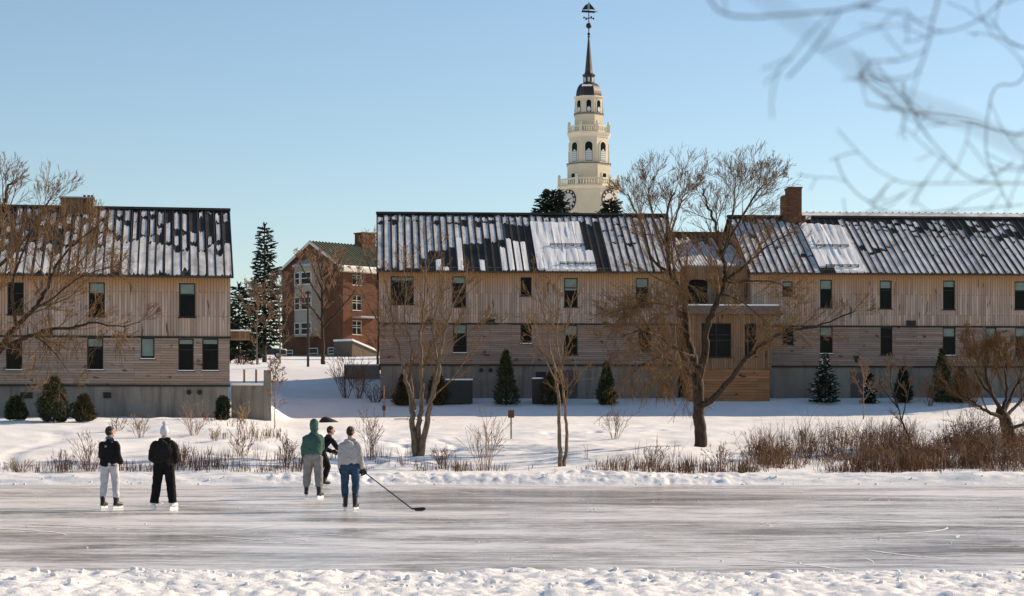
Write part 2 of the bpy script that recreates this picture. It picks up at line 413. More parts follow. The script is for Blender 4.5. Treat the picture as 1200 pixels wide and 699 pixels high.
# shaved snow left by skate blades, and bits of snow lying on the ice
m = MB(); rng = random.Random(19)
for i in range(230):
    x, y = rng.uniform(-13, 13), rng.uniform(26.5, 59); h = rng.gauss(0, .5) if rng.random() < .75 else rng.uniform(-1.4, 1.4); L = rng.uniform(.6, 4.5); k = rng.uniform(-.35, .35); n = 10; w_ = rng.uniform(.012, .045) * (1.6 if abs(h) < .3 else 1); pts = []
    for j in range(n + 1):
        pts.append((x, y, h)); x += math.cos(h) * L / n; y += math.sin(h) * L / n; h += k * L / n
    vs = []; zz = .004 + .0015 * (i % 5)
    for j, (px_, py_, hh) in enumerate(pts):
        ww = w_ * math.sin(math.pi * (j + .3) / (n + .6)) * rng.uniform(.6, 1.2); vs += [(px_ - math.sin(hh) * ww, py_ + math.cos(hh) * ww, zz), (px_ + math.sin(hh) * ww, py_ - math.cos(hh) * ww, zz)]
    m.add(vs, [(2 * j + 1, 2 * j + 3, 2 * j + 2, 2 * j) for j in range(n)])
for i in range(150):
    x, y = rng.uniform(-13, 13), rng.uniform(26, 58); r = rng.choice([.006, .008, .01, .014, .02]); m.ball((x, y, r * .5), (r * 1.3, r, r * .7), 6, 4)
tag(m.build('skate_scrapings', SNOW), 'thin curved lines and bits of shaved snow left on the ice by skates', 'snow', kind='stuff')

# ------------------------------------------------------------------ buildings
class Frame:
    """building axes: u along the facade, v into the building, z up; root Empty at its foot"""
    def __init__(s, px, depth, deg, zb):
        s.th = R(deg); s.o = Vector(((px - 600) / F * depth, depth, zb)); s.c, s.s = math.cos(s.th), math.sin(s.th)
    def u(s, px, v=0.0):
        k = (px - 600) / F
        return (k * (s.o.y + v * s.c) - s.o.x + v * s.s) / (s.c - k * s.s)
    def z(s, px, py, v=0.0):
        u = s.u(px, v); return EYE + (HZ - py) / F * (s.o.y + u * s.s + v * s.c) - s.o.z

def wall_holes(mb, u0, u1, z0, z1, v, holes, rev):
    us = sorted({u0, u1} | {min(max(a, u0), u1) for h in holes for a in h[:2]})
    zs = sorted({z0, z1} | {min(max(a, z0), z1) for h in holes for a in h[2:]})
    for i in range(len(us) - 1):
        for j in range(len(zs) - 1):
            cu, cz = (us[i] + us[i+1]) / 2, (zs[j] + zs[j+1]) / 2
            if any(h[0] < cu < h[1] and h[2] < cz < h[3] for h in holes): continue
            mb.quad((us[i], v, zs[j]), (us[i+1], v, zs[j]), (us[i+1], v, zs[j+1]), (us[i], v, zs[j+1]))
    for a, b, c, d in holes:
        mb.quad((a, v, c), (a, v + rev, c), (a, v + rev, d), (a, v, d)); mb.quad((b, v, c), (b, v, d), (b, v + rev, d), (b, v + rev, c))
        mb.quad((a, v, d), (a, v + rev, d), (b, v + rev, d), (b, v, d)); mb.quad((a, v, c), (b, v, c), (b, v + rev, c), (a, v + rev, c))

def window(root, a, b, c, d, v=0.0, blind=0.0, snow=False, fm=None, gm=None, muntin=False):
    """one window: dark frame, pane, optional blind behind the top of the glass, sill"""
    fm = fm or DARK; t = 0.055
    m = MB(); v0, v1 = v + 0.05, v + 0.13
    m.box(a, a + t, v0, v1, c, d); m.box(b - t, b, v0, v1, c, d)
    m.box(a + t, b - t, v0 + .003, v1, d - t, d); m.box(a + t, b - t, v0 + .003, v1, c, c + t)
    if d - c > 1.3: zc = c + (d - c) * 0.66; m.box(a + t, b - t, v0 + .006, v1, zc - .025, zc + .025)
    if muntin:
        uc = (a + b) / 2; zc = (c + d) / 2; m.box(uc - .03, uc + .03, v0 + .009, v1, c + t, d - t); m.box(a + t, b - t, v0 + .012, v1, zc - .03, zc + .03)
    f = m.build('window', fm, root)
    m = MB(); m.quad((a + .02, v + .11, c + .02), (b - .02, v + .11, c + .02), (b - .02, v + .11, d - .02), (a + .02, v + .11, d - .02)); m.build('pane', gm or GLASS, f)
    if blind:
        z = d - t - (d - c - 2 * t) * blind
        m = MB(); m.box(a + t, b - t, v + .095, v + .104, z, d - t - .005); m.build('blind', BLIND, f)
    m = MB(); m.box(a - .06, b + .06, v - .06, v + .05, c - .05, c - .003); m.build('sill', fm, f)
    if snow:
        m = MB(); m.box(a - .03, b + .03, v - .05, v + .045, c - .003, c + .045); m.build('sill_snow', SNOW, f)
    return f

def slope_pt(ov, run, ze, zr, u, t, h=0.0):
    """point on the front roof slope: t = 0 at the eave, 1 at the ridge, h above the sheet"""
    L = math.hypot(run + ov, zr - ze); n = (-(zr - ze) / L, (run + ov) / L)
    return (u, -ov + t * (run + ov) + n[0] * h, ze + t * (zr - ze) + n[1] * h)

def roof(root, u0, u1, ze, zr, run, ov=0.4, pitch=0.42):
    m = MB(); th = 0.07
    prof = [(-ov, ze), (run, zr), (2 * run + ov, ze), (2 * run + ov, ze - th), (run, zr - th * 1.2), (-ov, ze - th)]
    m.prism([(u0, p[0], p[1]) for p in prof], (u1 - u0, 0, 0))
    n = int((u1 - u0) / pitch)
    for i in range(n + 1):
        u = u0 + 0.02 + i * (u1 - u0 - 0.04) / n
        ps = [slope_pt(ov, run, ze, zr, u + a, t, h) for a, t, h in ((-.02, 0.001, 0), (.02, 0.001, 0), (.02, 0.001, .075), (-.02, 0.001, .075))]
        qs = [slope_pt(ov, run, ze, zr, u + a, t, h) for a, t, h in ((-.02, .985, 0), (.02, .985, 0), (.02, .985, .075), (-.02, .985, .075))]
        m.rings([ps, qs])
    r = m.build('roof', METAL, root)
    m = MB(); m.box(u0 - .03, u1 + .03, run - .22, run + .22, zr - .03, zr + .1); m.build('ridge_cap', METAL, r)
    m = MB(); m.box(u0 + .01, u1 - .01, -ov - .04, -ov - .003, ze - th - .02, ze + .008); m.build('gutter', METAL, r)
    return r, n

def snow_strip(m, geo, u0, u1, t0, t1, rng, h=0.035, rag=0.02, mi=0):
    """one patch of snow lying between two seams, ragged at both ends"""
    ov, run, ze, zr = geo; k = 4
    us = [u0 + (u1 - u0) * i / k for i in range(k + 1)]
    lo = [t0 + rng.uniform(-rag, rag) for _ in us]; hi = [t1 + rng.uniform(-rag, rag) for _ in us]
    lo = [max(0.003, x) for x in lo]; hi = [min(.975, max(b, a + .01)) for a, b in zip(lo, hi)]
    S = lambda u, t, hh: slope_pt(ov, run, ze, zr, u, t, hh)
    nt_ = max(1, int((t1 - t0) * 7)); rows = []
    for j in range(nt_ + 1):
        q = j / nt_; rows.append([S(u, a + (b - a) * q, h * rng.uniform(.75, 1.25)) for u, a, b in zip(us, lo, hi)])
    vs = [p for r in rows for p in r]; w_ = k + 1; fs = []
    for j in range(nt_):
        for i in range(k): fs.append((j*w_+i, j*w_+i+1, (j+1)*w_+i+1, (j+1)*w_+i))
    m.add(vs, fs, mi)
    bot = [S(u, t, .001) for u, t in zip(us, lo)]; top = [S(u, t, .001) for u, t in zip(us, hi)]
    for i in range(k):
        m.quad(bot[i], bot[i+1], rows[0][i+1], rows[0][i], mi); m.quad(rows[-1][i], rows[-1][i+1], top[i+1], top[i], mi)
    for side in (0, k):
        for j in range(nt_):
            q0, q1 = j / nt_, (j + 1) / nt_; l, hgh = lo[side], hi[side]
            m.quad(S(us[side], l + (hgh-l)*q0, .001), S(us[side], l + (hgh-l)*q1, .001), rows[j+1][side], rows[j][side], mi)

def barn(name, label, fr, px0, px1, run, rows, wins, vents, drop, zg, u_ext=None, mats=None, round_vents=()):
    """long gabled dormitory; rows = photo rows (eave, board/clapboard joint, siding bottom, ridge) measured at px_ref"""
    root = thing(name, label, 'building', fr.o, fr.th, 'weathered wooden dormitories')
    u0 = fr.u(px0) if u_ext is None or u_ext[0] is None else u_ext[0]
    u1 = fr.u(px1) if u_ext is None or u_ext[1] is None else u_ext[1]
    ref, ye, yd, ys, yr = rows
    ze, zd, zs = fr.z(ref, ye), fr.z(ref, yd), fr.z(ref, ys)
    # ridge
    k_ = fr.z(ref, yr, run); zr = k_
    up, lowm = mats(ze) if mats else (None, None)
    H = []
    for (a, b, t, bo, bl, sn) in wins:
        ua, ub = fr.u(a), fr.u(b); H.append((ua, ub, fr.z((a+b)/2, bo), fr.z((a+b)/2, t), bl, sn))
    ovz = ze + 0.25
    m = MB(); wall_holes(m, u0, u1, zd, ovz, 0.0, [h[:4] for h in H if h[2] > zd - .1], .14)
    D = 2 * run
    m.quad((u0, 0, zd), (u0, D, zd), (u0, D, ovz), (u0, 0, ovz)); m.quad((u1, 0, zd), (u1, 0, ovz), (u1, D, ovz), (u1, D, zd)); m.quad((u0, D, zd), (u1, D, zd), (u1, D, ovz), (u0, D, ovz))
    for u in (u0, u1): m.add([(u, 0, ovz), (u, D, ovz), (u, run, zr - .2)], [(0, 1, 2)])
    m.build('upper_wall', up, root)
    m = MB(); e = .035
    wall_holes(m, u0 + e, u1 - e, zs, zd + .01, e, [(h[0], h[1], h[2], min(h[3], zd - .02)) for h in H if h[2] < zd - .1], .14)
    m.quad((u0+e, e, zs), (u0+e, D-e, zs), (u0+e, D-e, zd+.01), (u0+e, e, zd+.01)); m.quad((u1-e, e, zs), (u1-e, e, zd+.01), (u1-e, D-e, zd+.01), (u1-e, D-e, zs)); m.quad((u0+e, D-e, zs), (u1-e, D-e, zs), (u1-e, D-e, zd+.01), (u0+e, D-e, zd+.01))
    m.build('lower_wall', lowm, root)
    m = MB(); m.box(u0 - .02, u1 + .02, -.045, -.002, zd - .07, zd + .03); m.build('trim_board', DARK, root)
    m = MB(); m.box(u0 + .01, u1 - .01, -.01, .03, zs - .09, zs + .012); m.build('base_flashing', DARK, root)
    m = MB(); m.box(u0 + .1, u1 - .1, .1, D - .1, zg, zs + .02); m.build('foundation', CONC, root)
    r, n = roof(root, u0 - .15, u1 + .15, ze, zr, run)
    for (a, b, c, d, bl, sn) in H: window(root, a, b, c, d, 0.0 if c > zd - .1 else e, bl, sn)
    for (a, b, t, bo) in vents:
        va, vb, vc, vd = fr.u(a), fr.u(b), fr.z(a, bo), fr.z(a, t); v = -.03 if vc > zd - .3 else (.0 if vc > zs - .1 else .06)
        m = MB(); m.box(va, vb, v - .03, v + .12, vc, vd)
        k = 3
        for i in range(k): zz = vc + (vd - vc) * (i + .5) / k; m.box(va + .03, vb - .03, v - .05, v - .032, zz - .015, zz + .02)
        m.build('wall_vent', DARK, root)
    for (a, y) in round_vents:
        c = (fr.u(a), .02, fr.z(a, y)); m = MB(); m.tube([(c[0], .02, c[2]), (c[0], .16, c[2])], .125, 12); m.tube([(c[0], -.02, c[2]), (c[0], .03, c[2])], .05, 8); m.build('round_vent', DARK, root)
    return root, r, dict(u0=u0, u1=u1, ze=ze, zd=zd, zs=zs, zr=zr, n=n, geo=(0.4, run, ze, zr), run=run)

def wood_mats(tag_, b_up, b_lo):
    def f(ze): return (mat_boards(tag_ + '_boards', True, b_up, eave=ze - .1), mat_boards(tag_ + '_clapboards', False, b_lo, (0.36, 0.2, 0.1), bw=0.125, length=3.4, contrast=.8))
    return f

# ---- left dormitory
FL = Frame(270, 99.0, 9.5, 1.9)
lw = [(9,28,331,369,0,0),(104,123,331,371,.3,0),(210,229,332,372,.3,0),(7,26,401,434,0,1),(102,121,396,434,.25,1),(165,181,396,421,.9,1),(209,227,397,435,.14,1),(237,256,397,435,.14,1),
      (-75,-56,330,368,0,0),(-80,-61,400,434,.2,1)]
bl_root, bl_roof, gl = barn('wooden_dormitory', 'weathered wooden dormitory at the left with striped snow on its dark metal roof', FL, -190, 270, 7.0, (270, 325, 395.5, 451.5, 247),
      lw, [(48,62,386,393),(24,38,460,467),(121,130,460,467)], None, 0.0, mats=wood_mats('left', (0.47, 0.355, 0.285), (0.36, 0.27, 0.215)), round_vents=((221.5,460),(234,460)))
rng = random.Random(11); m = MB(); n = gl['n']; du = (gl['u1'] - gl['u0'] + .3 - .04) / n
for i in range(n):
    a = gl['u0'] - .15 + .02 + i * du; b = a + du - .03; a += .03
    top = min(.97, .50 + rng.uniform(-.22, .10)); w0 = rng.uniform(0, .1) if rng.random() < .12 else 0.0
    snow_strip(m, gl['geo'], a + rng.uniform(0, .03), b - rng.uniform(0, .06), w0, top, rng, .06, .03, 0)
    t = top + rng.uniform(.03, .1)
    while t < .95:
        l = rng.uniform(.05, .3)
        if rng.random() < .78: snow_strip(m, gl['geo'], a + rng.uniform(0, .08), b - rng.uniform(0.02, .14), t, min(t + l, .965), rng, .03, .025, 0)
        t += l + rng.uniform(.02, .12)
m.build('roof_snow', [THIN, SNOW], bl_roof, smooth=True)
# rooftop box with pipes, and the wooden canopy at its right end
m = MB(); ua, ub = FL.u(72, 7), FL.u(110, 7); zr = gl['zr']; m.box(ua, ub, 6.2, 7.8, zr - .8, zr + .42); hb = m.build('roof_housing', CEDAR, bl_root)
m = MB(); m.box(ua - .08, ub + .08, 6.1, 7.9, zr + .423, zr + .5); m.build('housing_lid', GREYMET, hb)
for p in (99, 104, 108):
    u = FL.u(p, 7); m = MB(); m.tube([(u, 7, zr + .5), (u, 7, zr + .68)], .07, 8); m.build('vent_pipe', DARK, hb)
m = MB(); ua, ub = gl['u1'] + .01, FL.u(293, .5); zc = FL.z(280, 397, .5); m.box(ua, ub, .3, 2.6, zc, zc + .36); cn = m.build('canopy', CEDAR, bl_root)
m = MB(); m.box(ua, ub + .03, .25, 2.65, zc + .363, zc + .43); m.build('canopy_snow', SNOW, cn)

# ---- middle dormitory
FM = Frame(600, 115.0, 3.8, 2.9)
mw = [(458,485,324,357,.12,0),(530,546,324,360,.2,0),(610,623,325,347,.0,0),(661,677,326,360,.42,0),(745,760,326,360,.3,0),(531,547,380,414,.3,1),(610,623,381,403,.0,1),(661,677,381,416,.35,0),(748,763,384,411,.0,0)]
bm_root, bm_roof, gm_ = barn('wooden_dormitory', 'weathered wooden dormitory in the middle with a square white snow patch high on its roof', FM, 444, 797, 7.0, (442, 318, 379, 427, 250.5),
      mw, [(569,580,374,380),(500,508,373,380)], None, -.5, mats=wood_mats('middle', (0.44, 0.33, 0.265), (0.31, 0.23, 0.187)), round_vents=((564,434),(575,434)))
m = MB(); rng = random.Random(4); n = gm_['n']; u0 = gm_['u0'] - .15 + .02; du = (gm_['u1'] - gm_['u0'] + .26) / n
for i in range(n):
    a = u0 + i * du + .04; b = u0 + (i + 1) * du - .04; q = (a + b) / 2
    pu = 442 + (q - gm_['u0']) / (gm_['u1'] - gm_['u0']) * 360      # its column along the eave in photo terms
    J = lambda s: rng.uniform(-s, s)
    S = lambda t0, t1, h=.035, mi=0, rag=.02: snow_strip(m, gm_['geo'], a + rng.uniform(0, .03), b - rng.uniform(0, .05), t0, t1, rng, h, rag, mi)
    S(.86 + J(.02), .945 + J(.02))
    if pu < 500: S(max(0, .02 + J(.03)) if pu < 490 else .2, .82 + J(.04))
    elif pu < 538: S(.36 + (pu - 500) * .0016 + J(.05), .82 + J(.05))
    elif pu < 600: S(.42 + (pu - 540) * .003 + J(.07), .80 + J(.06))
    if 512 < pu < 530: S(0, .2 + J(.15), .06, 1)
    if 535 < pu < 548: S(0, .55, .07, 1)
    if 560 < pu < 568: S(0, .18, .06, 1)
    if 588 < pu < 622: S(0, .44 + J(.08) + (.08 if 600 < pu < 615 else 0), .08, 1)
    if 598 < pu < 640 or 700 < pu < 710: S(.80 + J(.03), .86)
    if 634 < pu < 703:
        snow_strip(m, gm_['geo'], a - .055, b + .055, 0 if pu > 640 else .02, (.82 + J(.012)) if pu < 694 else .3 + J(.03), rng, .15, .006, 1)
    if pu > 722:
        S(0, .47 + J(.05), .05, 0)
        t = .49
        while t < .84:
            l = rng.uniform(.1, .3)
            if rng.random() < .85: S(t, min(t + l, .86), .035, 0)
            t += l + .02
sn = m.build('roof_snow', [THIN, SNOW], bm_roof, smooth=True)
def snow_guard(parent, geo, ua, ub, t):
    g = MB(); ov, run, ze, zr = geo
    p = lambda u, h, dt=0: slope_pt(ov, run, ze, zr, u, t + dt, h)
    g.tube([p(ua, .2), p(ub, .2)], .025, 6); g.tube([p(ua, .28), p(ub, .28)], .02, 6)
    k = int((ub - ua) / .42)
    for i in range(k + 1):
        u = ua + (ub - ua) * i / k; g.prism([p(u, 0, -.015), p(u, .3, -.004), p(u, .3, .004), p(u, 0, .01)], (.03, 0, 0))
    g.build('snow_guard', DARK, parent)
ua = gm_['u0'] + (650 - 442) / 360 * (gm_['u1'] - gm_['u0']); ub = gm_['u0'] + (697 - 442) / 360 * (gm_['u1'] - gm_['u0'])
snow_guard(bm_roof, gm_['geo'], ua, ub, .40); snow_guard(bm_roof, gm_['geo'], ua + .4, ub + .3, .085)
# basement door of the middle dormitory
def flat_part(fr, root, name, mat, a, b, t, bo, v0, v1, parent=None):
    m = MB(); m.box(fr.u(a, v0), fr.u(b, v0), v0, v1, fr.z(a, bo, v0), fr.z(a, t, v0)); return m.build(name, mat, parent or root)
DOOR = simple('dull_purple_door', (0.10, 0.075, 0.075), 0.6)
d = flat_part(FM, bm_root, 'door', DOOR, 659, 677, 434, 466, .04, .2)
d = flat_part(FM, bm_root, 'basement_window', DARK, 628, 640, 436, 444, .05, .2)

# ---- right dormitory with entrance bay and low link roof
rw = [(917,929,330,347,.3,0),(961,975,328,361,.32,0),(1031,1045,329,362,.25,0),(1105,1119,329,363,.2,0),(1189,1204,330,363,.3,0),(917,930,384,404,.0,0),(961,976,383,415,.3,1),(1032,1046,384,416,.0,0),
      (1105,1120,384,417,.3,1),(1155,1168,384,405,.85,1),(1190,1205,384,417,.3,0),(1262,1277,330,363,.3,0),(1262,1277,384,417,.3,0)]
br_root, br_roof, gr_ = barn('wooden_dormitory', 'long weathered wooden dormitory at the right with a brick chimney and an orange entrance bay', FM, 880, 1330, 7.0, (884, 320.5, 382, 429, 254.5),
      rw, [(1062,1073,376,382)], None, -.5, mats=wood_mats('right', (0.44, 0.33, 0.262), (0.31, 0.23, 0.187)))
m = MB(); rng = random.Random(9); n = gr_['n']; u0 = gr_['u0'] - .15 + .02; du = (gr_['u1'] - gr_['u0'] + .26) / n
for i in range(n):
    a = u0 + i * du + .04; b = u0 + (i + 1) * du - .04; q = (a + b) / 2; pu = 884 + (q - gr_['u0']) * F / 117.5
    S = lambda t0, t1, h=.035, mi=0, rag=.02: snow_strip(m, gr_['geo'], a + rng.uniform(0, .03), b - rng.uniform(0, .05), t0, t1, rng, h, rag, mi)
    J = lambda s: rng.uniform(-s, s)
    if 966 < pu < 1012: snow_strip(m, gr_['geo'], a - .055, b + .055, .09 if pu < 980 else 0.0, .86 - (pu - 966) * .0012 + J(.008), rng, .15, .005, 1); continue
    top = .9 if pu < 966 else .82 - .25 * max(0, min(1, (pu - 1012) / 200))
    top += J(.05)
    t = 0
    while t < top:
        l = rng.uniform(.25, .7); S(t, min(t + l, top), .035, 0)
        t += l + (.012 if rng.random() < .7 else rng.uniform(.03, .1))
    t = top + .02
    while t < .92:
        l = rng.uniform(.04, .12)
        if rng.random() < .7: S(t, min(.95, t + l), .03, 0)
        t += l + rng.uniform(.02, .06)
m.build('roof_snow', [THIN, SNOW], br_roof, smooth=True)
ua = gr_['u0'] + (972 - 884) / F * 117.5; ub = gr_['u0'] + (1010 - 884) / F * 117.5
snow_guard(br_roof, gr_['geo'], ua, ub, .42); snow_guard(br_roof, gr_['geo'], ua, ub, .07)
# raised ridge monitor
m = MB(); zr = gr_['zr']; ua = FM.u(940, 7); m.prism([(ua, 6.9, zr - .2), (ua, 9.0, zr - .2), (ua, 9.0, zr + .42), (ua, 8.6, zr + .42)], (gr_['u1'] + .2 - ua, 0, 0)); mon = m.build('ridge_monitor', METAL, br_root)
m = MB(); m.prism([(ua + .1, 7.3, zr + .08), (ua + .1, 8.55, zr + .445), (ua + .1, 8.55, zr + .49), (ua + .1, 7.3, zr + .13)], (gr_['u1'] - ua, 0, 0)); m.build('monitor_snow', THIN, mon)
m = MB()
for i in range(int((gr_['u1'] - ua) / .42)):
    u = ua + .2 + i * .42; m.box(u, u + .05, 8.5, 8.7, zr + .43, zr + .53)
m.build('monitor_seam', METAL, mon)
# stepped chimney
u_ = lambda p: FM.u(p, 6.6)
m = MB(); zt = FM.z(930, 222, 6.6); m.box(u_(923), u_(938), 6.2, 7.4, zr - 1.2, zt); m.box(u_(917), u_(923) - .003, 6.25, 7.35, zr - 1.2, FM.z(920, 229.5, 6.6)); ch = m.build('chimney', BRICK_D, br_root)
m = MB(); m.box(u_(922.4), u_(938.6), 6.12, 7.48, zt + .003, zt + .1); m.build('chimney_cap', BRICK_D, ch)
m = MB(); m.box(u_(943), u_(943) + .3, 6.2, 6.6, zr - .2, zr + .02); m.build('snow_lump', SNOW, br_roof)
# link between the two dormitories, set back, with its own low snowy roof
up, lo = wood_mats('link', (0.30, 0.21, 0.16), (0.215, 0.16, 0.135))(FM.z(840, 318, 1.2))
ua, ub = gm_['u1'] + .02, gr_['u0'] - .02
zt = FM.z(840, 326, 1.2)
m = MB(); h = (FM.u(800, 1.2), FM.u(829, 1.2), FM.z(815, 360, 1.2), FM.z(815, 328, 1.2))
wall_holes(m, ua, ub, .2, zt + .3, 1.2, [h], .14); m.quad((ua, 12, .2), (ua, 12, zt + .3), (ub, 12, zt + .3), (ub, 12, .2)); m.quad((ua, 1.2, .2), (ua, 1.2, zt + .3), (ua, 12, zt + .3), (ua, 12, .2)); m.quad((ub, 1.2, .2), (ub, 12, .2), (ub, 12, zt + .3), (ub, 1.2, zt + .3)); lk = m.build('link_wall', up, br_root)
window(br_root, *h, v=1.2, muntin=True)
m = MB(); zt2 = FM.z(840, 272, 8.0); zf = FM.z(840, 313, .6)
m.prism([(ua, .6, zf), (ua, 8.0, zt2 - .35), (ua, 8.0, zt2), (ua, 12, zt2), (ua, 12, zf - .3), (ua, .6, zf - .3)], (ub - ua, 0, 0)); lr = m.build('link_roof', METAL, br_root)
m = MB(); k = 22
for i in range(k):
    a = ua + .05 + (ub - ua - .1) * i / k; b = a + (ub - ua - .1) / k - .05
    S = lambda u, t, hh: (u, .6 + 7.4 * t, zf + (zt2 - .35 - zf) * t + hh)
    t1 = rng.uniform(.6, .98); m.rings([[S(a, .01, .0), S(b, .01, .0), S(b, .01, .09), S(a, .01, .09)], [S(a, t1, 0), S(b, t1, 0), S(b, t1, .08), S(a, t1, .08)]])
m.build('link_snow', THIN, lr)
m = MB(); m.box(ua, ub, .45, .62, zf - .75, zf - .003); m.build('fascia', CEDAR, lr)
# entrance bay
v0 = -2.4
Bu = lambda p: FM.u(p, v0); Bz = lambda y: FM.z(860, y, v0)
up2 = CEDAR
m = MB(); a, b = Bu(806), Bu(904); zb, zm, ztp = Bz(467) - .5, Bz(433), Bz(369)
hs_ = [(Bu(822), Bu(857), Bz(419), Bz(379)), (Bu(872.5), Bu(886.5), Bz(418), Bz(379))]
wall_holes(m, a, b, zm, ztp, v0, hs_, .14); m.quad((b, v0, zm), (b, .02, zm), (b, .02, ztp), (b, v0, ztp)); m.quad((a, v0, zm), (a, v0, ztp), (a, .02, ztp), (a, .02, zm))
m.quad((a, v0, zm), (a, .02, zm), (b, .02, zm), (b, v0, zm))
bay = m.build('entrance_bay', CEDAR, br_root)
for h in hs_: window(br_root, *h, v=v0, muntin=h is hs_[0])
m = MB(); m.box(a + .1, b - .08, v0 + .1, .0, zb, zm - .003); m.build('bay_base', CEDAR_H, br_root)
m = MB(); m.box(Bu(800), Bu(912), v0 - .45, .0, ztp + .003, Bz(359)); cpy = m.build('bay_canopy', simple('canopy_fascia', (0.13, 0.095, 0.072), 0.7), br_root)
m = MB(); m.box(Bu(801), Bu(911.5), v0 - .43, -.02, Bz(359) + .003, Bz(357.3)); m.build('canopy_snow', SNOW, cpy)
flat_part(FM, br_root, 'door', DOOR, 997, 1013, 436, 468, .05, .2)
c = Vector((FM.u(1004), .02, FM.z(1004, 421))); m = MB(); m.prism([(c.x - .2, -.02, c.z + .18), (c.x + .2, -.02, c.z + .18), (c.x + .06, -.02, c.z - .2), (c.x - .06, -.02, c.z - .2)], (0, .1, 0)); m.build('triangular_vent', DARK, br_root)  # dark triangular vent on the lower wall, narrowing downwards

# ---- brick house behind
FB = Frame(402, 222.0, 46.0, 8.4)        # u along the sunny right side; the gable runs along v to the left
bb = thing('brick_house', 'red brick house with a green gabled roof standing between the dormitories', 'building', FB.o, FB.th)
def gv(px):          # v of a photo column on the gable plane u = 0
    k = (px - 600) / F; return (k * FB.o.y - FB.o.x) / (-FB.s - k * FB.c)
def gzr(px, py): v = gv(px); return EYE + (HZ - py) / F * (FB.o.y + v * FB.c) - FB.o.z
W = gv(330.5); L = 16.0
zeb = FB.z(402, 311); zpk = gzr(366, 283)
m = MB()
# long side with windows, gable with openings
side = [(FB.u(a), FB.u(b), FB.z(418, bo), FB.z(418, t)) for a, b, t, bo in ((413,424,317,334.5),(413,424,346.5,364),(413,424,376,392.5))]
wall_holes(m, 0, L, -.8, zeb, 0, side, .12)
m.quad((0, 0, -.8), (0, 0, zeb), (0, W, zeb), (0, W, -.8)); m.quad((L, 0, -.8), (L, W, -.8), (L, W, zeb), (L, 0, zeb)); m.quad((0, W, -.8), (0, W, zeb), (L, W, zeb), (L, W, -.8))
m.add([(0, 0, zeb), (0, W / 2, zpk - .15), (0, W, zeb)], [(0, 1, 2)]); m.add([(L, 0, zeb), (L, W, zeb), (L, W / 2, zpk - .15)], [(0, 1, 2)])
m.build('brick_wall', BRICK, bb)
for h in side: window(bb, *h, fm=WHITE, muntin=True)
GREEN = simple('green_roof_metal', (0.13, 0.135, 0.085), 0.55, 0.2, 0.7)
m = MB(); o_ = .45; zo = zeb - .25
m.prism([(-.35, -o_, zo), (-.35, W / 2, zpk), (-.35, W + o_, zo), (-.35, W + o_, zo - .18), (-.35, W / 2, zpk - .2), (-.35, -o_, zo - .18)], (L + .7, 0, 0))
for i in range(36):
    u = -.35 + i * (L + .62) / 35
    for s_ in (-o_, W + o_): m.prism([(u, s_, zo + .002), (u, W / 2, zpk + .002), (u, W / 2, zpk + .1), (u, s_, zo + .1)], (.06, 0, 0))
rf = m.build('roof', GREEN, bb)
m = MB()
for s_ in (-o_, W + o_): m.prism([(-.42, s_, zo + .05), (-.42, W / 2, zpk + .05), (-.42, W / 2, zpk - .3), (-.42, s_, zo - .3)], (.065, 0, 0))
m.build('rake_board', WHITE, rf)
m = MB(); m.box(-.5, L, -.75, -.46, zo - .45, zo + .0); m.box(-.45, L, -.46, -.003, zo - .5, zo - .2); co = m.build('cornice', WHITE, bb)
m = MB(); m.box(-.48, L, -.72, -.2, zo + .003, zo + .2); m.build('cornice_snow', SNOW, co)
# chimney on the ridge
uc = 7.0
k = (428.5 - 600) / F
uc = (k * (FB.o.y + W/2 * FB.c) - FB.o.x + W/2 * FB.s) / (FB.c - k * FB.s)
m = MB(); m.box(uc - .9, uc + .9, W/2 - .7, W/2 + .9, zpk - 1.2, zpk + 1.35); c_ = m.build('chimney', BRICK, bb)
m = MB(); m.box(uc - 1, uc + 1, W/2 - .8, W/2 + 1.0, zpk + 1.353, zpk + 1.5); m.build('chimney_cap', BRICK_D, c_)
# bay window up the gable (cream panels, three storeys)
PALE = simple('pale_panel', (0.30, 0.26, 0.215), 0.7, 0.12, 1.0)
va, vb = gv(376), gv(349); pu = -.9
zt, zb = gzr(362, 313), gzr(362, 395)
m = MB(); m.prism([(pu, va + .5, zb), (pu, vb - .5, zb), (-.003, vb, zb), (-.003, va, zb)], (0, 0, zt - zb)); bay = m.build('bay_window', PALE, bb)
m = MB(); m.prism([(pu - .2, va + .35, zt), (pu - .2, vb - .35, zt), (-.004, vb + .15, zt), (-.004, va - .15, zt)], (0, 0, .22)); 
m.add([(pu - .2, va + .35, zt + .22), (pu - .2, vb - .35, zt + .22), (-.004, vb + .15, zt + .22), (-.004, va - .15, zt + .22), (-.004, (va + vb) / 2, zt + 1.0)], [(0, 1, 4), (1, 2, 4), (0, 4, 3)]); m.build('bay_roof', GREYMET, bay)
def gwin(parent, va, vb, z0, z1, u, mat=WHITE):
    m = MB(); t = .1
    m.box(u - .06, u - .003, va, va + t, z0, z1); m.box(u - .06, u - .003, vb - t, vb, z0, z1); m.box(u - .06, u - .003, va + t, vb - t, z1 - t, z1); m.box(u - .06, u - .003, va + t, vb - t, z0, z0 + t)
    m.box(u - .05, u - .004, va + t, vb - t, (z0 + z1) / 2 - .04, (z0 + z1) / 2 + .04)
    f = m.build('window', mat, parent); m = MB(); m.quad((u - .02, va + .05, z0 + .05), (u - .02, va + .05, z1 - .05), (u - .02, vb - .05, z1 - .05), (u - .02, vb - .05, z0 + .05)); m.build('pane', GLASS, f)
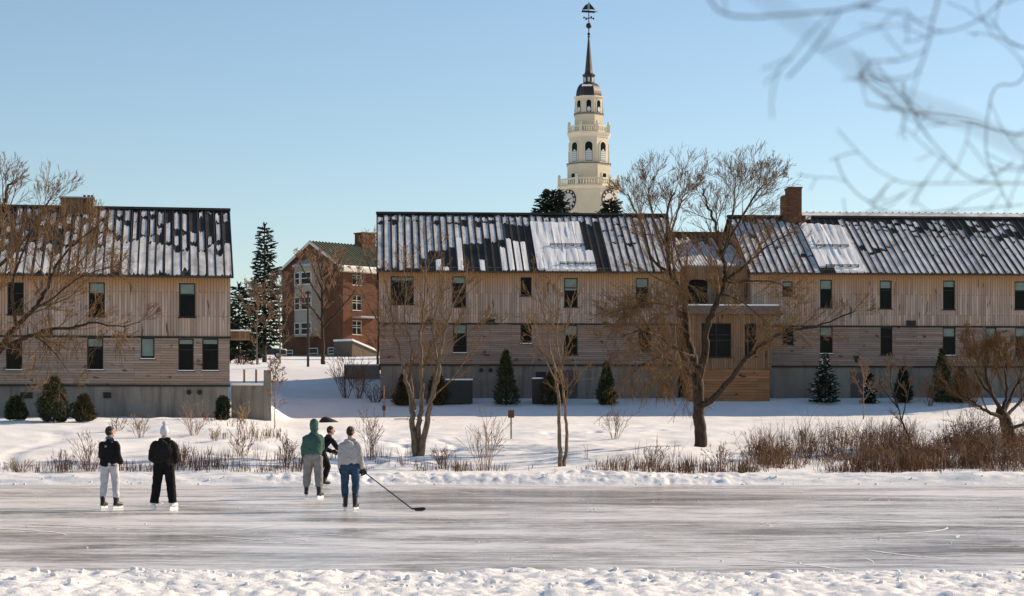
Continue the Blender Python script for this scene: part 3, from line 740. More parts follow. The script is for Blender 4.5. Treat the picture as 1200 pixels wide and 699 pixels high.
for t, bo in ((319.5, 334.5), (348.5, 364), (378.5, 393)):
    z0, z1 = gzr(362, bo), gzr(362, t); vm = va + .5; vw = vb - .5
    gwin(bb, vm + .05, vm + (vw - vm) * .62, z0, z1, pu); gwin(bb, vm + (vw - vm) * .68, vw - .03, z0, z1, pu)
for a, b, t, bo in ((335.5, 343.5, 410.5, 418.5), (384.5, 392, 407.5, 415.5)): gwin(bb, gv(b), gv(a), gzr(a, bo), gzr(a, t), 0)
gwin(bb, gv(373), gv(360.5), gzr(366, 421), gzr(366, 408), 0)
m = MB(); m.prism([(-.05, W/2 - .35, zpk - 2.9), (-.05, W/2 + .35, zpk - 2.9), (-.05, W/2 + .35, zpk - 2.2), (-.05, W/2 - .35, zpk - 2.2)], (.045, 0, 0)); m.build('gable_vent', DARK, bb)
m = MB(); m.box(-.06, L, -.06, -.002, -.8, gzr(400, 411)); m.box(-.06, -.002, -.002, W, -.8, gzr(400, 415)); m.build('stone_base', CONC, bb)
# bulkhead lean-to at its corner and little flat canopy
m = MB(); ua, ub = FB.u(403, -1.8), FB.u(432, -1.8); za, zb_, zg = FB.z(405, 400, -1.8), FB.z(430, 413, -1.8), -1.2
m.prism([(ua, -3.2, zg), (ub, -3.2, zg), (ub, -3.2, zb_), (ua, -3.2, za)], (0, 3.1, 0)); bk = m.build('bulkhead', simple('bulkhead_wood', (0.12, 0.09, 0.065), 0.8), bb)
m = MB(); m.prism([(ua - .1, -3.35, za + .003), (ub + .15, -3.35, zb_ + .003), (ub + .15, -3.35, zb_ + .2), (ua - .1, -3.35, za + .2)], (0, 3.2, 0)); m.build('bulkhead_snow', SNOW, bk)
m = MB(); z_ = FB.z(430, 373, -1); m.box(FB.u(419, -1), FB.u(446, -1), -1.6, -.01, z_, z_ + .18); m.build('side_canopy', GREYMET, bb)

# ---- clock tower
TD = 290.0; TM = TD / F; tc_ = Vector(((690 - 600) / F * TD, TD, 9.5))
tower = thing('clock_tower', 'cream octagonal clock tower with a dark spire rising behind the middle dormitory', 'tower', tc_, -math.atan2(tc_.x, TD))
tz = lambda y: EYE + (HZ - y) * TM - tc_.z
CREAM = simple('cream_paint', (0.66, 0.57, 0.41), 0.55, 0.07, 0.6)
CREAM2 = simple('cream_trim', (0.71, 0.63, 0.47), 0.5, 0.06, 0.6)
COPPER = simple('dark_copper', (0.035, 0.022, 0.019), 0.42, 0.35, 1.2, 0.5)
BLACK = simple('black_iron', (0.012, 0.012, 0.013), 0.5, 0.2)
def octo(m, stops):
    """stack of octagonal rings: (photo row, width in photo pixels)"""
    rs = []
    for y, wd in stops:
        rr = wd * TM / 2 / math.cos(math.pi / 8); rs.append([(rr * math.cos(math.pi/8 + k*math.pi/4), rr * math.sin(math.pi/8 + k*math.pi/4), tz(y) if y < 400 else y - 1000) for k in range(8)])
    m.rings(rs)
m = MB(); octo(m, [(999.5, 66), (224.5, 66)]); sh = m.build('shaft', CREAM, tower)
m = MB(); octo(m, [(224.4, 67), (223, 71), (222, 74), (220.6, 74), (220.5, 66)]); m.build('cornice', CREAM2, tower)
m = MB(); octo(m, [(220.4, 50), (194.6, 50)]); m.build('plinth_stage', CREAM, tower)
m = MB(); octo(m, [(194.5, 51), (194.2, 52), (193.2, 52), (193, 46)]); m.build('string_course', simple('grey_lead', (0.16, 0.14, 0.12), 0.6), tower)
m = MB(); octo(m, [(192.9, 45), (163.5, 45)]); m.build('belfry', CREAM, tower)
m = MB(); octo(m, [(163.4, 46), (161, 47), (159, 50), (157.5, 51), (157.4, 40)]); m.build('cornice', CREAM2, tower)
m = MB(); octo(m, [(157.3, 33), (136, 33)]); m.build('upper_stage', CREAM, tower)
m = MB(); octo(m, [(135.9, 34), (135.2, 35), (134.4, 35), (134.3, 33)]); m.build('string_course', bpy.data.materials['grey_lead'], tower)
m = MB(); octo(m, [(134.2, 31), (116.5, 31)]); m.build('lantern', CREAM, tower)
m = MB(); octo(m, [(116.4, 32), (115.6, 35), (114.6, 35), (114.5, 30)]); m.build('cornice', CREAM2, tower)
m = MB(); octo(m, [(114.4, 30)] + [(114.4 - 16 * math.sin(a * math.pi / 16), 14 + 16 * math.cos(a * math.pi / 16)) for a in range(1, 9)]); m.build('dome', COPPER, tower)
m = MB(); octo(m, [(98.3, 13), (90, 12.4)]); m.build('cupola', COPPER, tower)
m = MB(); octo(m, [(89.9, 14.5), (88.6, 15), (86.5, 9.6), (83, 8.6), (44, 1.8), (43.6, 3), (43, 3.2), (42, 1.2)]); m.build('spire', COPPER, tower)
m = MB(); m.box(-1.0, .5, -1.62, -1.3, tz(103.3), tz(101.2)); m.build('dome_snow', SNOW, tower)
def face(k):   # k = 0 is the face towards the viewer
    a = -math.pi / 2 + k * math.pi / 4; return Vector((math.cos(a), math.sin(a), 0)), Vector((-math.sin(a), math.cos(a), 0))
def arch(k, wd_oct, wpx, ytop, ybot, d0, d1, grow=0.0):
    n_, t_ = face(k); ap = wd_oct * TM / 2; hw = wpx * TM / 2 + grow; zb = tz(ybot) - grow; zc = tz(ytop) - wpx * TM / 2
    pts = [(-hw, zb), (hw, zb)] + [(hw * math.cos(a * math.pi / 8), zc + hw * math.sin(a * math.pi / 8)) for a in range(9)]
    return [n_ * (ap + d0) + t_ * x + Vector((0, 0, z)) for x, z in pts], n_ * (d1 - d0)
LOUV = simple('pale_louvre', (0.55, 0.57, 0.58), 0.5, 0.1, 3)
for k in range(8):
    n_, t_ = face(k)
    m = MB(); p, off = arch(k, 45, 8.6, 169, 191.6, .012, .12, .16); m.prism(p, off); fwin = m.build('arched_window', CREAM2, tower)
    m = MB(); p, off = arch(k, 45, 8.6, 169, 191.6, .124, .13); m.prism(p, off); m.build('pane', GLASS, fwin)
    m = MB(); hw = 3.9 * TM; ap = 22.5 * TM + .134
    z0, z1 = tz(191), tz(177); q = [(-hw, z0), (hw, z0), (hw, z1 - .5), (0, z1), (-hw, z1 - .5)]
    m.prism([n_ * ap + t_ * x + Vector((0, 0, z)) for x, z in q], n_ * .02)
    for i in range(5): zz = z0 + (z1 - z0) * (i + .5) / 5.6; m.prism([n_ * (ap + .022) + t_ * x + Vector((0, 0, z)) for x, z in ((-hw, zz - .04), (hw, zz - .04), (hw, zz + .04), (-hw, zz + .04))], n_ * .02, 1)
    m.build('louvre', [LOUV, GREYMET], fwin)
    m = MB(); p, off = arch(k, 31, 5.6, 119.5, 133.8, .012, .1, .12); m.prism(p, off); fl = m.build('lantern_opening', CREAM2, tower)
    m = MB(); p, off = arch(k, 31, 5.6, 119.5, 133.8, .104, .112); m.prism(p, off); m.build('pane', GLASS, fl)
    c_ = n_ * (15.5 * TM + .12) + Vector((0, 0, tz(130.5)))
    m = MB(); m.prism([c_ + t_ * (.27 * math.cos(a)) + Vector((0, 0, .38 * math.sin(a))) for a in [2 * math.pi * i / 12 for i in range(12)]], n_ * .05); m.build('oval_panel', LOUV, fl)
    # cupola openings
    m = MB(); p, off = arch(k, 12.7, 2.6, 91.5, 97, .012, .03); m.prism(p, off); m.build('cupola_pane', LOUV, tower)
    # little square windows of the plinth stage
    if k % 2:
        c_ = n_ * (25 * TM) + Vector((0, 0, tz(208.5)))
        sq = lambda s, d: [c_ + n_ * d + t_ * x * s + Vector((0, 0, z * s)) for x, z in ((-1, -1), (1, -1), (1, 1), (-1, 1))]
        m = MB(); m.prism(sq(.48, .01), n_ * .08); f2 = m.build('square_window', CREAM2, tower); m = MB(); m.prism(sq(.34, .094), n_ * .01); m.build('pane', GLASS, f2)
        # clock face
        c_ = n_ * (33 * TM) + Vector((0, 0, tz(237.5))); rr = 1.52
        circ = lambda r_, d, n2=28: [c_ + n_ * d + t_ * r_ * math.cos(2*math.pi*i/n2) + Vector((0, 0, r_ * math.sin(2*math.pi*i/n2))) for i in range(n2)]
        m = MB(); m.prism(circ(rr, .01), n_ * .1); ck = m.build('clock_face', BLACK, tower)
        m = MB(); m.prism(circ(rr * .66, .113), n_ * .02); m.build('dial', WHITE, ck)
        for hh in range(12):
            a = math.pi / 2 - hh * math.pi / 6; d_ = t_ * math.cos(a) + Vector((0, 0, math.sin(a))); e_ = n_.cross(d_); wd = .13 if hh % 3 else .19
            q0, q1 = c_ + n_ * .113 + d_ * rr * .74, c_ + n_ * .113 + d_ * rr * .93
            m = MB(); m.prism([q0 - e_ * wd, q0 + e_ * wd, q1 + e_ * wd, q1 - e_ * wd], n_ * .03)
            m.build('hour_mark', WHITE, ck)
        for nm, a, ln, wd in (('hour_hand', R(20), .75, .09), ('minute_hand', R(235), 1.15, .06)):
            d_ = t_ * math.cos(a) + Vector((0, 0, math.sin(a))); e_ = n_.cross(d_); q0 = c_ + n_ * .16
            m = MB(); m.prism([q0 - d_ * .25 - e_ * wd, q0 - d_ * .25 + e_ * wd, q0 + d_ * ln + e_ * wd * .4, q0 + d_ * ln - e_ * wd * .4], n_ * .03); m.build(nm, BLACK, ck)
    else:
        c0 = n_ * (33 * TM + .004); hw = 11 * TM; m = MB()
        for x0, x1, za, zb2 in ((-hw, -hw + .12, 226.5, 252), (hw - .12, hw, 226.5, 252), (-hw + .12, hw - .12, 226.5, 227.6)):
            m.prism([c0 + t_ * x + Vector((0, 0, z)) for x, z in ((x0, tz(zb2)), (x1, tz(zb2)), (x1, tz(za)), (x0, tz(za)))], n_ * .05)
        m.build('panel_moulding', CREAM2, tower)
def balustrade(wd, yt, yb, nb, ph):
    rr = wd * TM / 2 / math.cos(math.pi / 8); m = MB(); g = MB()
    P_ = [Vector((rr * math.cos(math.pi/8 + k*math.pi/4), rr * math.sin(math.pi/8 + k*math.pi/4), 0)) for k in range(9)]
    zt, zb = tz(yt), tz(yb)
    for k in range(8):
        a, b = P_[k], P_[k+1]; d_ = (b - a).normalized(); n_ = Vector((d_.y, -d_.x, 0))
        for z0, z1 in ((zt - .22, zt), (zb, zb + .15)):
            m.prism([a + n_*.1 + Vector((0,0,z0)), b + n_*.1 + Vector((0,0,z0)), b - n_*.1 + Vector((0,0,z0)), a - n_*.1 + Vector((0,0,z0))], (0, 0, z1 - z0))
        for i in range(nb):
            q = a + (b - a) * (i + .5) / nb; g.tube([q + Vector((0,0,zb)), q + Vector((0,0,(zb + zt) / 2)), q + Vector((0,0,zt - .2))], [.07, .1, .06], 6)
    r_ = m.build('balustrade', CREAM2, tower); g.build('balusters', CREAM2, r_)
    for k in range(8):
        m = MB(); p = P_[k]; m.box(p.x - .22, p.x + .22, p.y - .22, p.y + .22, zb, zt + .12); m.tube([p + Vector((0,0,zt + .12)), p + Vector((0,0,zt + .25)), p + Vector((0,0,zt + .45)), p + Vector((0,0,zt + .62))], [.1, .2, .2, .03], 8); m.build('corner_post', CREAM2, r_)
balustrade(69, 212, 220.4, 9, 0); balustrade(46, 149.5, 157.3, 7, 0)
# weathervane with a little sailing ship
vn = MB(); vn.tube([(0, 0, tz(43)), (0, 0, tz(3))], .07, 8); vn.ball((0, 0, tz(40.2)), .22, 10, 8); vn.ball((0, 0, tz(30.5)), .42, 16, 12); vane = vn.build('weathervane', BLACK, tower)
m = MB()
for a in range(4):
    d_ = Vector((math.cos(a * math.pi/2 + .5), math.sin(a * math.pi/2 + .5), 0)); z = Vector((0, 0, tz(21.5)))
    m.tube([z, z + d_ * .75], .04, 6); m.ball(z + d_ * .78, .15, 8, 6)
m.build('compass_arms', BLACK, vane)
m = MB(); z = tz(14.5)
m.prism([(-1.1, -.09, z), (.85, -.09, z - .12), (1.05, -.09, z + .12), (-.95, -.09, z + .3)], (0, .18, 0)); m.prism([(1.0, -.02, z + .0), (1.5, -.02, z + .02), (1.0, -.02, z + .1)], (0, .04, 0))
m.build('ship_hull', BLACK, vane)
m = MB(); m.prism([(-1.0, -.02, z + .38), (-.12, -.02, z + .38), (-.12, -.02, z + 1.25), (-.55, -.02, z + 1.0)], (0, .05, 0)); m.prism([(.1, -.02, z + .42), (.95, -.02, z + .34), (.1, -.02, z + 1.35)], (0, .05, 0)); m.build('ship_sail', BLACK, vane)

# ---- retaining walls, railing, small site furniture
Wl = Frame(268, 100.2, 6.0, 1.6)
m = MB(); ua, ub = Wl.u(271), Wl.u(315); m.box(ua, ub, 0, .45, 0, Wl.z(290, 452)); rw_ = thing('retaining_wall', 'stained concrete retaining wall stepping out from the left dormitory corner', 'wall', Wl.o, Wl.th)
m.box(Wl.u(309), ub + .12, -.05, .5, 0, Wl.z(312, 434)); m.build('wall_block', CONC, rw_)
m = MB(); m.box(ua, Wl.u(309) - .01, -.04, .49, Wl.z(290, 452) + .003, Wl.z(290, 449)); m.build('wall_snow', SNOW, rw_)
for p in (286, 300):
    m = MB(); u = Wl.u(p); m.box(u - .05, u + .05, .18, .28, Wl.z(290, 452), Wl.z(p, 433)); m.build('fence_post', STRAW, rw_)
Wm = Frame(403, 126, 2, 3.6)
rw2 = thing('retaining_wall', 'low concrete wall on the slope below the brick house', 'wall', Wm.o, Wm.th)
m = MB(); m.box(0, Wm.u(445), 0, .4, 0, Wm.z(403, 428.5)); m.build('wall_block', CONC, rw2); m = MB(); m.box(0, Wm.u(445), -.03, .43, Wm.z(403, 428.5) + .003, Wm.z(403, 427)); m.build('wall_snow', SNOW, rw2)
ra = thing('metal_railing', 'thin dark metal handrail climbing the snowy slope behind the left dormitory', 'railing', gp(283, 150))
base = gp(283, 150); m = MB(); P_ = []
for i in range(6):
    p = gp(270 + i * 6.5, 150 + i * 1.5) - base; P_.append(p); m.tube([p, p + Vector((0, 0, 1.0))], .04, 6)
m.build('railing_post', DARK, ra); m = MB(); m.tube([p + Vector((0, 0, 1.0)) for p in P_], .04, 6); m.tube([p + Vector((0, 0, .5)) for p in P_], .03, 6); m.build('handrail', DARK, ra)
# lamp post on the slope
b_ = gp(361, 133); lp = thing('lamp_post', 'tall thin dark pole standing in the snow in front of the brick house', 'lamp post', b_)
m = MB(); h_ = at(361, 345, 133).z - b_.z; m.tube([(0, 0, -.3), (0, 0, h_)], [.09, .06], 8); m.build('pole', DARK, lp); m = MB(); m.tube([(0, 0, h_), (0, 0, h_ + .12), (0, 0, h_ + .2)], [.2, .22, .05], 10); m.build('lamp_head', DARK, lp)
# heat pump boxes against the middle dormitory
SLAT = simple('box_slats', (0.03, 0.033, 0.03), 0.6)
def unit(a, b, t, bo, label):
    y = 112.6; p = at((a + b) / 2, bo, y); p.z -= .15; w_ = (b - a) / F * y; h = (bo - t) / F * y + .15
    r_ = thing('utility_box', label, 'utility box', p, R(3.8), 'utility boxes by the dormitory wall')
    m = MB(); m.box(-w_/2, w_/2, 0, .9, 0, h)
    for i in range(9): z = .15 + (h - .25) * i / 9; m.box(-w_/2 + .06, w_/2 - .06, -.03, -.002, z, z + .07)
    for s_ in (-1, 1): m.box(s_ * w_/2 - .04, s_ * w_/2 + .04, -.05, .05, 0, h + .01)
    m.build('cabinet', SLAT, r_); m = MB(); m.box(-w_/2 - .04, w_/2 + .04, -.05, .92, h + .013, h + .09); m.build('box_snow', SNOW, r_)
unit(523, 553, 446, 470, 'larger dark utility box topped with snow below the lower window'); unit(625, 636, 444.5, 470, 'narrow dark utility box topped with snow beside the basement door')
def post(px, py, ytop, label, cat, name, hd):
    p = on_ground(px, py); h = (py - ytop) / F * p.y; r_ = thing(name, label, cat, p)
    m = MB(); m.tube([(0, 0, -.3), (0, 0, h)], .035, 6); m.build('post', STRAW, r_); m = MB(); m.box(*hd(h)); m.build('sign_plate', BROWN, r_)
    return r_
post(599, 515, 482, 'small square plate on a thin post in the sunlit snow', 'sign', 'sign_post', lambda h: (-.13, .13, -.06, -.037, h - .3, h + .02))
post(450, 489, 452, 'thin stake with a dark marker below the left end of the middle dormitory', 'stake', 'marker_stake', lambda h: (-.09, .09, -.07, -.037, .35, .62))
p = on_ground(385, 495); m = MB(); rs = []
for i in range(6):
    q = i / 5; rs.append([(math.cos(a) * .47 * (1 - q ** 1.6) ** .6 * (1 + .22 * math.sin(3 * a + 1) + .1 * math.sin(5 * a + i)) - .16 * q, math.sin(a) * .35 * (1 - q ** 2) ** .5 * (1 + .2 * math.cos(2 * a)) + .001 * i, (.34 * q - .06 - .10 * math.cos(a) * q * (1 - q))) for a in [2 * math.pi * k / 14 for k in range(14)]])
rs[-1] = [(x * .04 - .17, y * .04, .272) for x, y, z in [(math.cos(2*math.pi*k/14), math.sin(2*math.pi*k/14), 0) for k in range(14)]]
m.rings(rs); o = m.build('boulder', simple('dark_rock', (0.03, 0.027, 0.025), .9, .4, 3, bump=.5), smooth=True, loc=p); tag(o, 'dark rounded boulder half buried in the snow behind the green hood', 'rock')


# ------------------------------------------------------------------ trees
def smooth_path(P, k=4):
    P = [Vector(p) for p in P]
    if len(P) < 3: return P
    o = []
    for i in range(len(P) - 1):
        a, b, c, d = P[max(i-1, 0)], P[i], P[i+1], P[min(i+2, len(P)-1)]
        for j in range(k):
            t = j / k; o.append(0.5 * ((2*b) + (c-a)*t + (2*a-5*b+4*c-d)*t*t + (3*b-a-3*c+d)*t**3))
    return o + [P[-1]]
def rdir(rng): return Vector((rng.gauss(0, 1), rng.gauss(0, 1), rng.gauss(0, 1))).normalized()
def twig(mb, p, d, L, r, lvl, rng, cfg):
    """one branch and everything growing from it"""
    n = max(3, int(L / cfg.get('step', .35)) + 1); n = min(n, 7); pts = [p]; q = p.copy(); d = d.normalized()
    for i in range(n):
        d = (d + rdir(rng) * cfg['wig'] + Vector((0, 0, cfg['up'] - cfg['droop'] * (i / n)))).normalized(); q = q + d * (L / n); pts.append(q.copy())
    r1 = max(cfg['rmin'], r * .45)
    mb[min(lvl, len(mb) - 1)].tube(pts, [r + (r1 - r) * i / n for i in range(n + 1)], 5 if r > .03 else 3, cap=False)
    if lvl >= cfg['levels']: return
    k = cfg['n'][lvl]; k = max(1, int(k * rng.uniform(.75, 1.25)))
    for j in range(k):
        t = rng.uniform(.25, 1.0); i = min(int(t * n), n - 1); b = pts[i].lerp(pts[i+1], t * n - i)
        ax = (pts[i+1] - pts[i]).normalized(); o_ = rdir(rng); o_ = (o_ - ax * o_.dot(ax)).normalized(); a = R(rng.uniform(*cfg['ang']))
        twig(mb, b, ax * math.cos(a) + o_ * math.sin(a), L * cfg['ratio'] * rng.uniform(.6, 1.2) * (1.15 - .5 * t), max(cfg['rmin'], r1 * .8), lvl + 1, rng, cfg)

def tree(name, label, base, limbs, cfg, seed, bark, twigm, group=None, start=.3):
    """limbs: list of (path in world space, radius at its foot, radius at its tip, children)"""
    rng = random.Random(seed); root = thing(name, label, 'tree', base, 0, group)
    T, Cw, Cf = MB(), MB(), MB()
    for path, r0, r1, kids in limbs:
        P = smooth_path([Vector(p) - base for p in path], 5); n = len(P) - 1
        for i in range(1, n): P[i] = P[i] + rdir(rng) * min(.05, r0 * .3)
        rad = [r0 + (r1 - r0) * (i / n) ** .8 for i in range(n + 1)]
        T.tube(P, rad, 8 if r0 > .1 else 6)
        L = sum((P[i+1] - P[i]).length for i in range(n))
        for j in range(kids):
            t = start + (1 - start) * (j + rng.random()) / kids; i = min(int(t * n), n - 1); b = P[i].lerp(P[i+1], t * n - i)
            ax = (P[i+1] - P[i]).normalized(); o_ = rdir(rng); o_ = (o_ - ax * o_.dot(ax)).normalized(); a = R(rng.uniform(*cfg['ang']))
            d = ax * math.cos(a) + o_ * math.sin(a)
            twig([Cw, Cf], b, d, cfg['L'] * rng.uniform(.55, 1.2) * (1.25 - .85 * t), max(cfg['rmin'], rad[i] * .45), 1, rng, cfg)
    T.build('trunk', bark, root, smooth=True)
    Cf.merge(Cw, 1); Cf.build('crown', [twigm, bark], root)
    return root
WCFG = dict(step=.3, wig=.10, up=.07, droop=.0, rmin=.0054, levels=4, n=[0, 6, 5, 3], ang=(14, 44), ratio=.68, L=2.0)
# main willow in front of the entrance bay
D0 = 78.0; B0 = on_ground(820, 524); D0 = B0.y
A = lambda px, py, dy=0.0: at(px, py, D0 + dy)
limbs = [([A(820,530), A(820,500), A(819,470), A(817,440)], .26, .20, 0),
         ([A(818,478,-.1), A(838,466,-.3), A(858,442,-.8), A(878,417,-1.2), A(902,398,-1.6), A(930,387,-2.0), A(965,380,-2.4), A(1003,364,-2.6)], .15, .02, 15),
         ([A(817,446), A(812,420,.2), A(806,395,.6), A(803,365,1.0), A(797,340,1.2), A(786,318,1.5), A(781,285,1.6), A(783,245,1.8), A(790,226,2.0)], .19, .03, 22),
         ([A(786,320,1.5), A(772,312,1.2), A(762,298,1.0), A(755,270,.6), A(740,238,.2), A(736,226,0)], .07, .02, 14),
         ([A(781,290,1.6), A(790,262,2.4), A(800,232,2.8), A(806,226,3.0)], .06, .015, 9),
         ([A(819,448), A(825,420,-.2), A(828,390,-.4), A(835,365,-.6), A(846,340,-.8), A(850,318,-.8), A(845,292,-1.0), A(838,262,-1.0), A(829,240,-1.2), A(823,222,-1.2)], .18, .025, 22),
         ([A(848,330,-.8), A(866,318,-1.2), A(886,300,-1.4), A(905,285,-1.8), A(930,272,-2.0)], .08, .015, 9),
         ([A(846,300,-1.0), A(858,275,-.6), A(872,250,-.4), A(890,222,-.2), (A(903,214))], .07, .015, 15),
         ([A(846,300,-1.0), A(855,270,-2), A(860,240,-2.5), A(862,214,-2.6)], .06, .012, 12),
         ([A(781,290,1.6), A(768,262,2.2), A(762,238,2.6), A(760,220,2.6)], .05, .012, 11),
         ([A(849,326,-.8), A(858,332,-2.0), A(876,330,-2.6), A(905,330,-3.2), A(925,340,-3.6)], .06, .015, 8),
         ([A(812,418), A(800,414,-.6), A(786,405,-1.0), A(768,392,-1.6), A(748,388,-2.2), A(728,396,-2.6)], .09, .02, 13),
         ([A(816,442), A(803,438,.8), A(790,425,1.5), A(772,420,2.0), A(752,428,2.6), A(735,445,3.0)], .08, .015, 12),
         ([A(803,370,1.0), A(790,360,.4), A(770,356,-.2), A(745,360,-.8), A(715,368,-1.0)], .06, .012, 11),
         ([A(845,345,-.8), A(862,350,-2), A(880,362,-3), A(900,380,-3.5)], .05, .012, 7)]
tree('willow_tree', 'large spreading bare willow with a thick leaning side limb in front of the entrance bay', B0, limbs, WCFG, 3, BARK, TWIG)
# hanging curtain of golden shoots on its left side belongs to the same crown kind of growth
def add_to_crown(root, paths, cfg, seed, kids):
    rng = random.Random(seed); crown = [c for c in root.children if c.name.startswith('crown')][0]; M_ = MB(); base = Vector(root.location)
    for path, r0, r1 in paths:
        P = smooth_path([Vector(p) - base for p in path], 3); n = len(P) - 1
        for j in range(kids):
            t = rng.random(); i = min(int(t * n), n - 1); b = P[i].lerp(P[i+1], t * n - i)
            d = Vector((rng.gauss(0, .5), rng.gauss(0, .5), rng.uniform(-.9, .1)))
            twig([M_], b, d, cfg['L'] * rng.uniform(.5, 1.2), cfg['rmin'] * 1.2, 1, rng, cfg)
    old = crown.data; v = [tuple(x.co) for x in old.vertices]; n0 = len(v)
    me = bpy.data.meshes.new('crown'); f = [tuple(p.vertices) for p in old.polygons] + [tuple(n0 + i for i in q) for q in M_.f]
    mi = [p.material_index for p in old.polygons] + [0] * len(M_.f)
    me.from_pydata(v + M_.v, [], f)
    for mt in old.materials: me.materials.append(mt)
    me.polygons.foreach_set('material_index', mi); crown.data = me
    bpy.data.meshes.remove(old)
HCFG = dict(step=.3, wig=.14, up=-.05, droop=.45, rmin=.006, levels=3, n=[0, 6, 5], ang=(15, 55), ratio=.6, L=1.5)
wr = [o for o in bpy.data.objects if o.name == 'willow_tree'][0]
add_to_crown(wr, [([A(800,414,-.6), A(768,392,-1.6), A(728,396,-2.6)], .05, .02), ([A(803,438,.8), A(772,420,2), A(735,445,3)], .05, .02), ([A(803,375,1), A(770,356,-.2), A(730,365,-1)], .04, .02), ([A(800,330,0), A(770,330,-1), A(740,350,-1)], .04, .02)], HCFG, 8, 30)

# left willow, trunk outside the frame
DL = 70.0; BL = gp(-42, DL); AL = lambda px, py, dy=0.0: at(px, py, DL + dy)
limbs = [([BL - Vector((0,0,.3)), AL(-38,500), AL(-28,460), AL(-14,425), AL(0,408)], .32, .14, 0),
         ([AL(0,408), AL(10,393), AL(22,380), AL(40,362,-.4), AL(54,340,-.8), AL(62,320,-1.2), AL(74,300,-1.6), AL(92,282,-2), AL(110,268,-2.2)], .12, .02, 15),
         ([AL(0,409), AL(20,400,.3), AL(38,393,.6), AL(60,386,1), AL(84,384,1.2), AL(110,379,1.4), AL(140,383,1.6), AL(165,378,1.8)], .10, .015, 9),
         ([AL(-30,470), AL(-36,420,.8), AL(-30,370,1.2), AL(-12,320,1.6), AL(0,270,2), AL(8,225,2.2), AL(14,214,2.4)], .2, .03, 16),
         ([AL(-12,320,1.6), AL(12,300,1), AL(34,275,.6), AL(52,245,.2), AL(60,232,0)], .08, .02, 13),
         ([AL(20,383,-.2), AL(14,350,-1.4), AL(18,318,-2.2), AL(30,290,-2.6), AL(40,262,-3)], .08, .02, 12),
         ([AL(38,362,-.4), AL(60,352,-1.4), AL(86,330,-2), AL(112,318,-2.4), AL(136,312,-2.6)], .05, .012, 9),
         ([AL(60,322,-1.2), AL(84,316,0), AL(104,296,.6), AL(120,275,1)], .05, .012, 9),
         ([AL(38,393,.6), AL(52,402,.2), AL(66,416,-.2), AL(80,436,-.4)], .04, .01, 5)]
wl = tree('willow_tree', 'bare golden willow whose branches reach in at the left edge before the striped roof', BL, limbs, dict(WCFG, L=1.8), 17, BARK, TWIG)
add_to_crown(wl, [([AL(22,380), AL(54,340,-.8), AL(74,300,-1.6), AL(110,268,-2.2)], .05, .02), ([AL(38,393,.6), AL(84,384,1.2), AL(140,383,1.6)], .05, .02)], dict(HCFG, L=1.3), 4, 28)

# many-stemmed tree
BM = on_ground(489, 535); DM = BM.y; Q = lambda px, py, dy=0.0: at(px, py, DM + dy)
limbs = [([Q(487,537), Q(484,500), Q(482,470,.2), Q(474,440,.4), Q(468,410,.6), Q(460,378,.8), Q(455,345,1), Q(448,318,1)], .13, .014, 11),
         ([Q(490,537,.1), Q(491,500), Q(494,470), Q(494,430,-.2), Q(492,395,-.3), Q(496,360,-.4), Q(499,322,-.5), Q(497,295,-.5)], .12, .014, 12),
         ([Q(492,537,-.1), Q(499,500,-.2), Q(505,470,-.4), Q(513,440,-.6), Q(518,405,-.8), Q(526,372,-1), Q(538,345,-1.2), Q(548,325,-1.2)], .13, .014, 12),
         ([Q(486,480,.1), Q(481,440,.6), Q(482,405,.9), Q(474,372,1.2), Q(476,335,1.4), Q(472,305,1.5)], .07, .012, 9),
         ([Q(506,468,-.4), Q(512,425,.3), Q(508,390,.8), Q(513,355,1), Q(521,320,1.2)], .07, .012, 9),
         ([Q(516,425,-.7), Q(530,405,-1.6), Q(546,392,-2), Q(566,380,-2.3)], .035, .01, 6)]
YCFG = dict(step=.3, wig=.11, up=.06, droop=0, rmin=.0072, levels=3, n=[0, 6, 4], ang=(18, 50), ratio=.62, L=1.9)
tree('young_tree', 'bare many-stemmed tree standing in the snow before the left half of the middle dormitory', BM, limbs, YCFG, 21, BARK2, TWIG)
BT = on_ground(658, 547); DT = BT.y; Q = lambda px, py, dy=0.0: at(px, py, DT + dy)
limbs = [([Q(657,550), Q(656,515), Q(655,480), Q(652,445), Q(645,410,.2), Q(640,380,.3), Q(632,350,.4), Q(625,325,.5)], .085, .01, 11),
         ([Q(660,550,.1), Q(664,520,.1), Q(663,490), Q(660,455,-.1), Q(657,425,-.3), Q(661,395,-.5), Q(668,365,-.6), Q(674,340,-.7)], .075, .01, 11),
         ([Q(653,450), Q(641,425,-.5), Q(632,400,-.8), Q(619,375,-1)], .035, .008, 7),
         ([Q(657,425,-.3), Q(652,395,.3), Q(655,365,.6), Q(650,335,.7)], .03, .008, 7)]
tree('young_tree', 'slender bare two-stemmed tree standing alone right of the small square plate', BT, limbs, dict(YCFG, L=1.5, rmin=.006), 5, BARK2, TWIG)

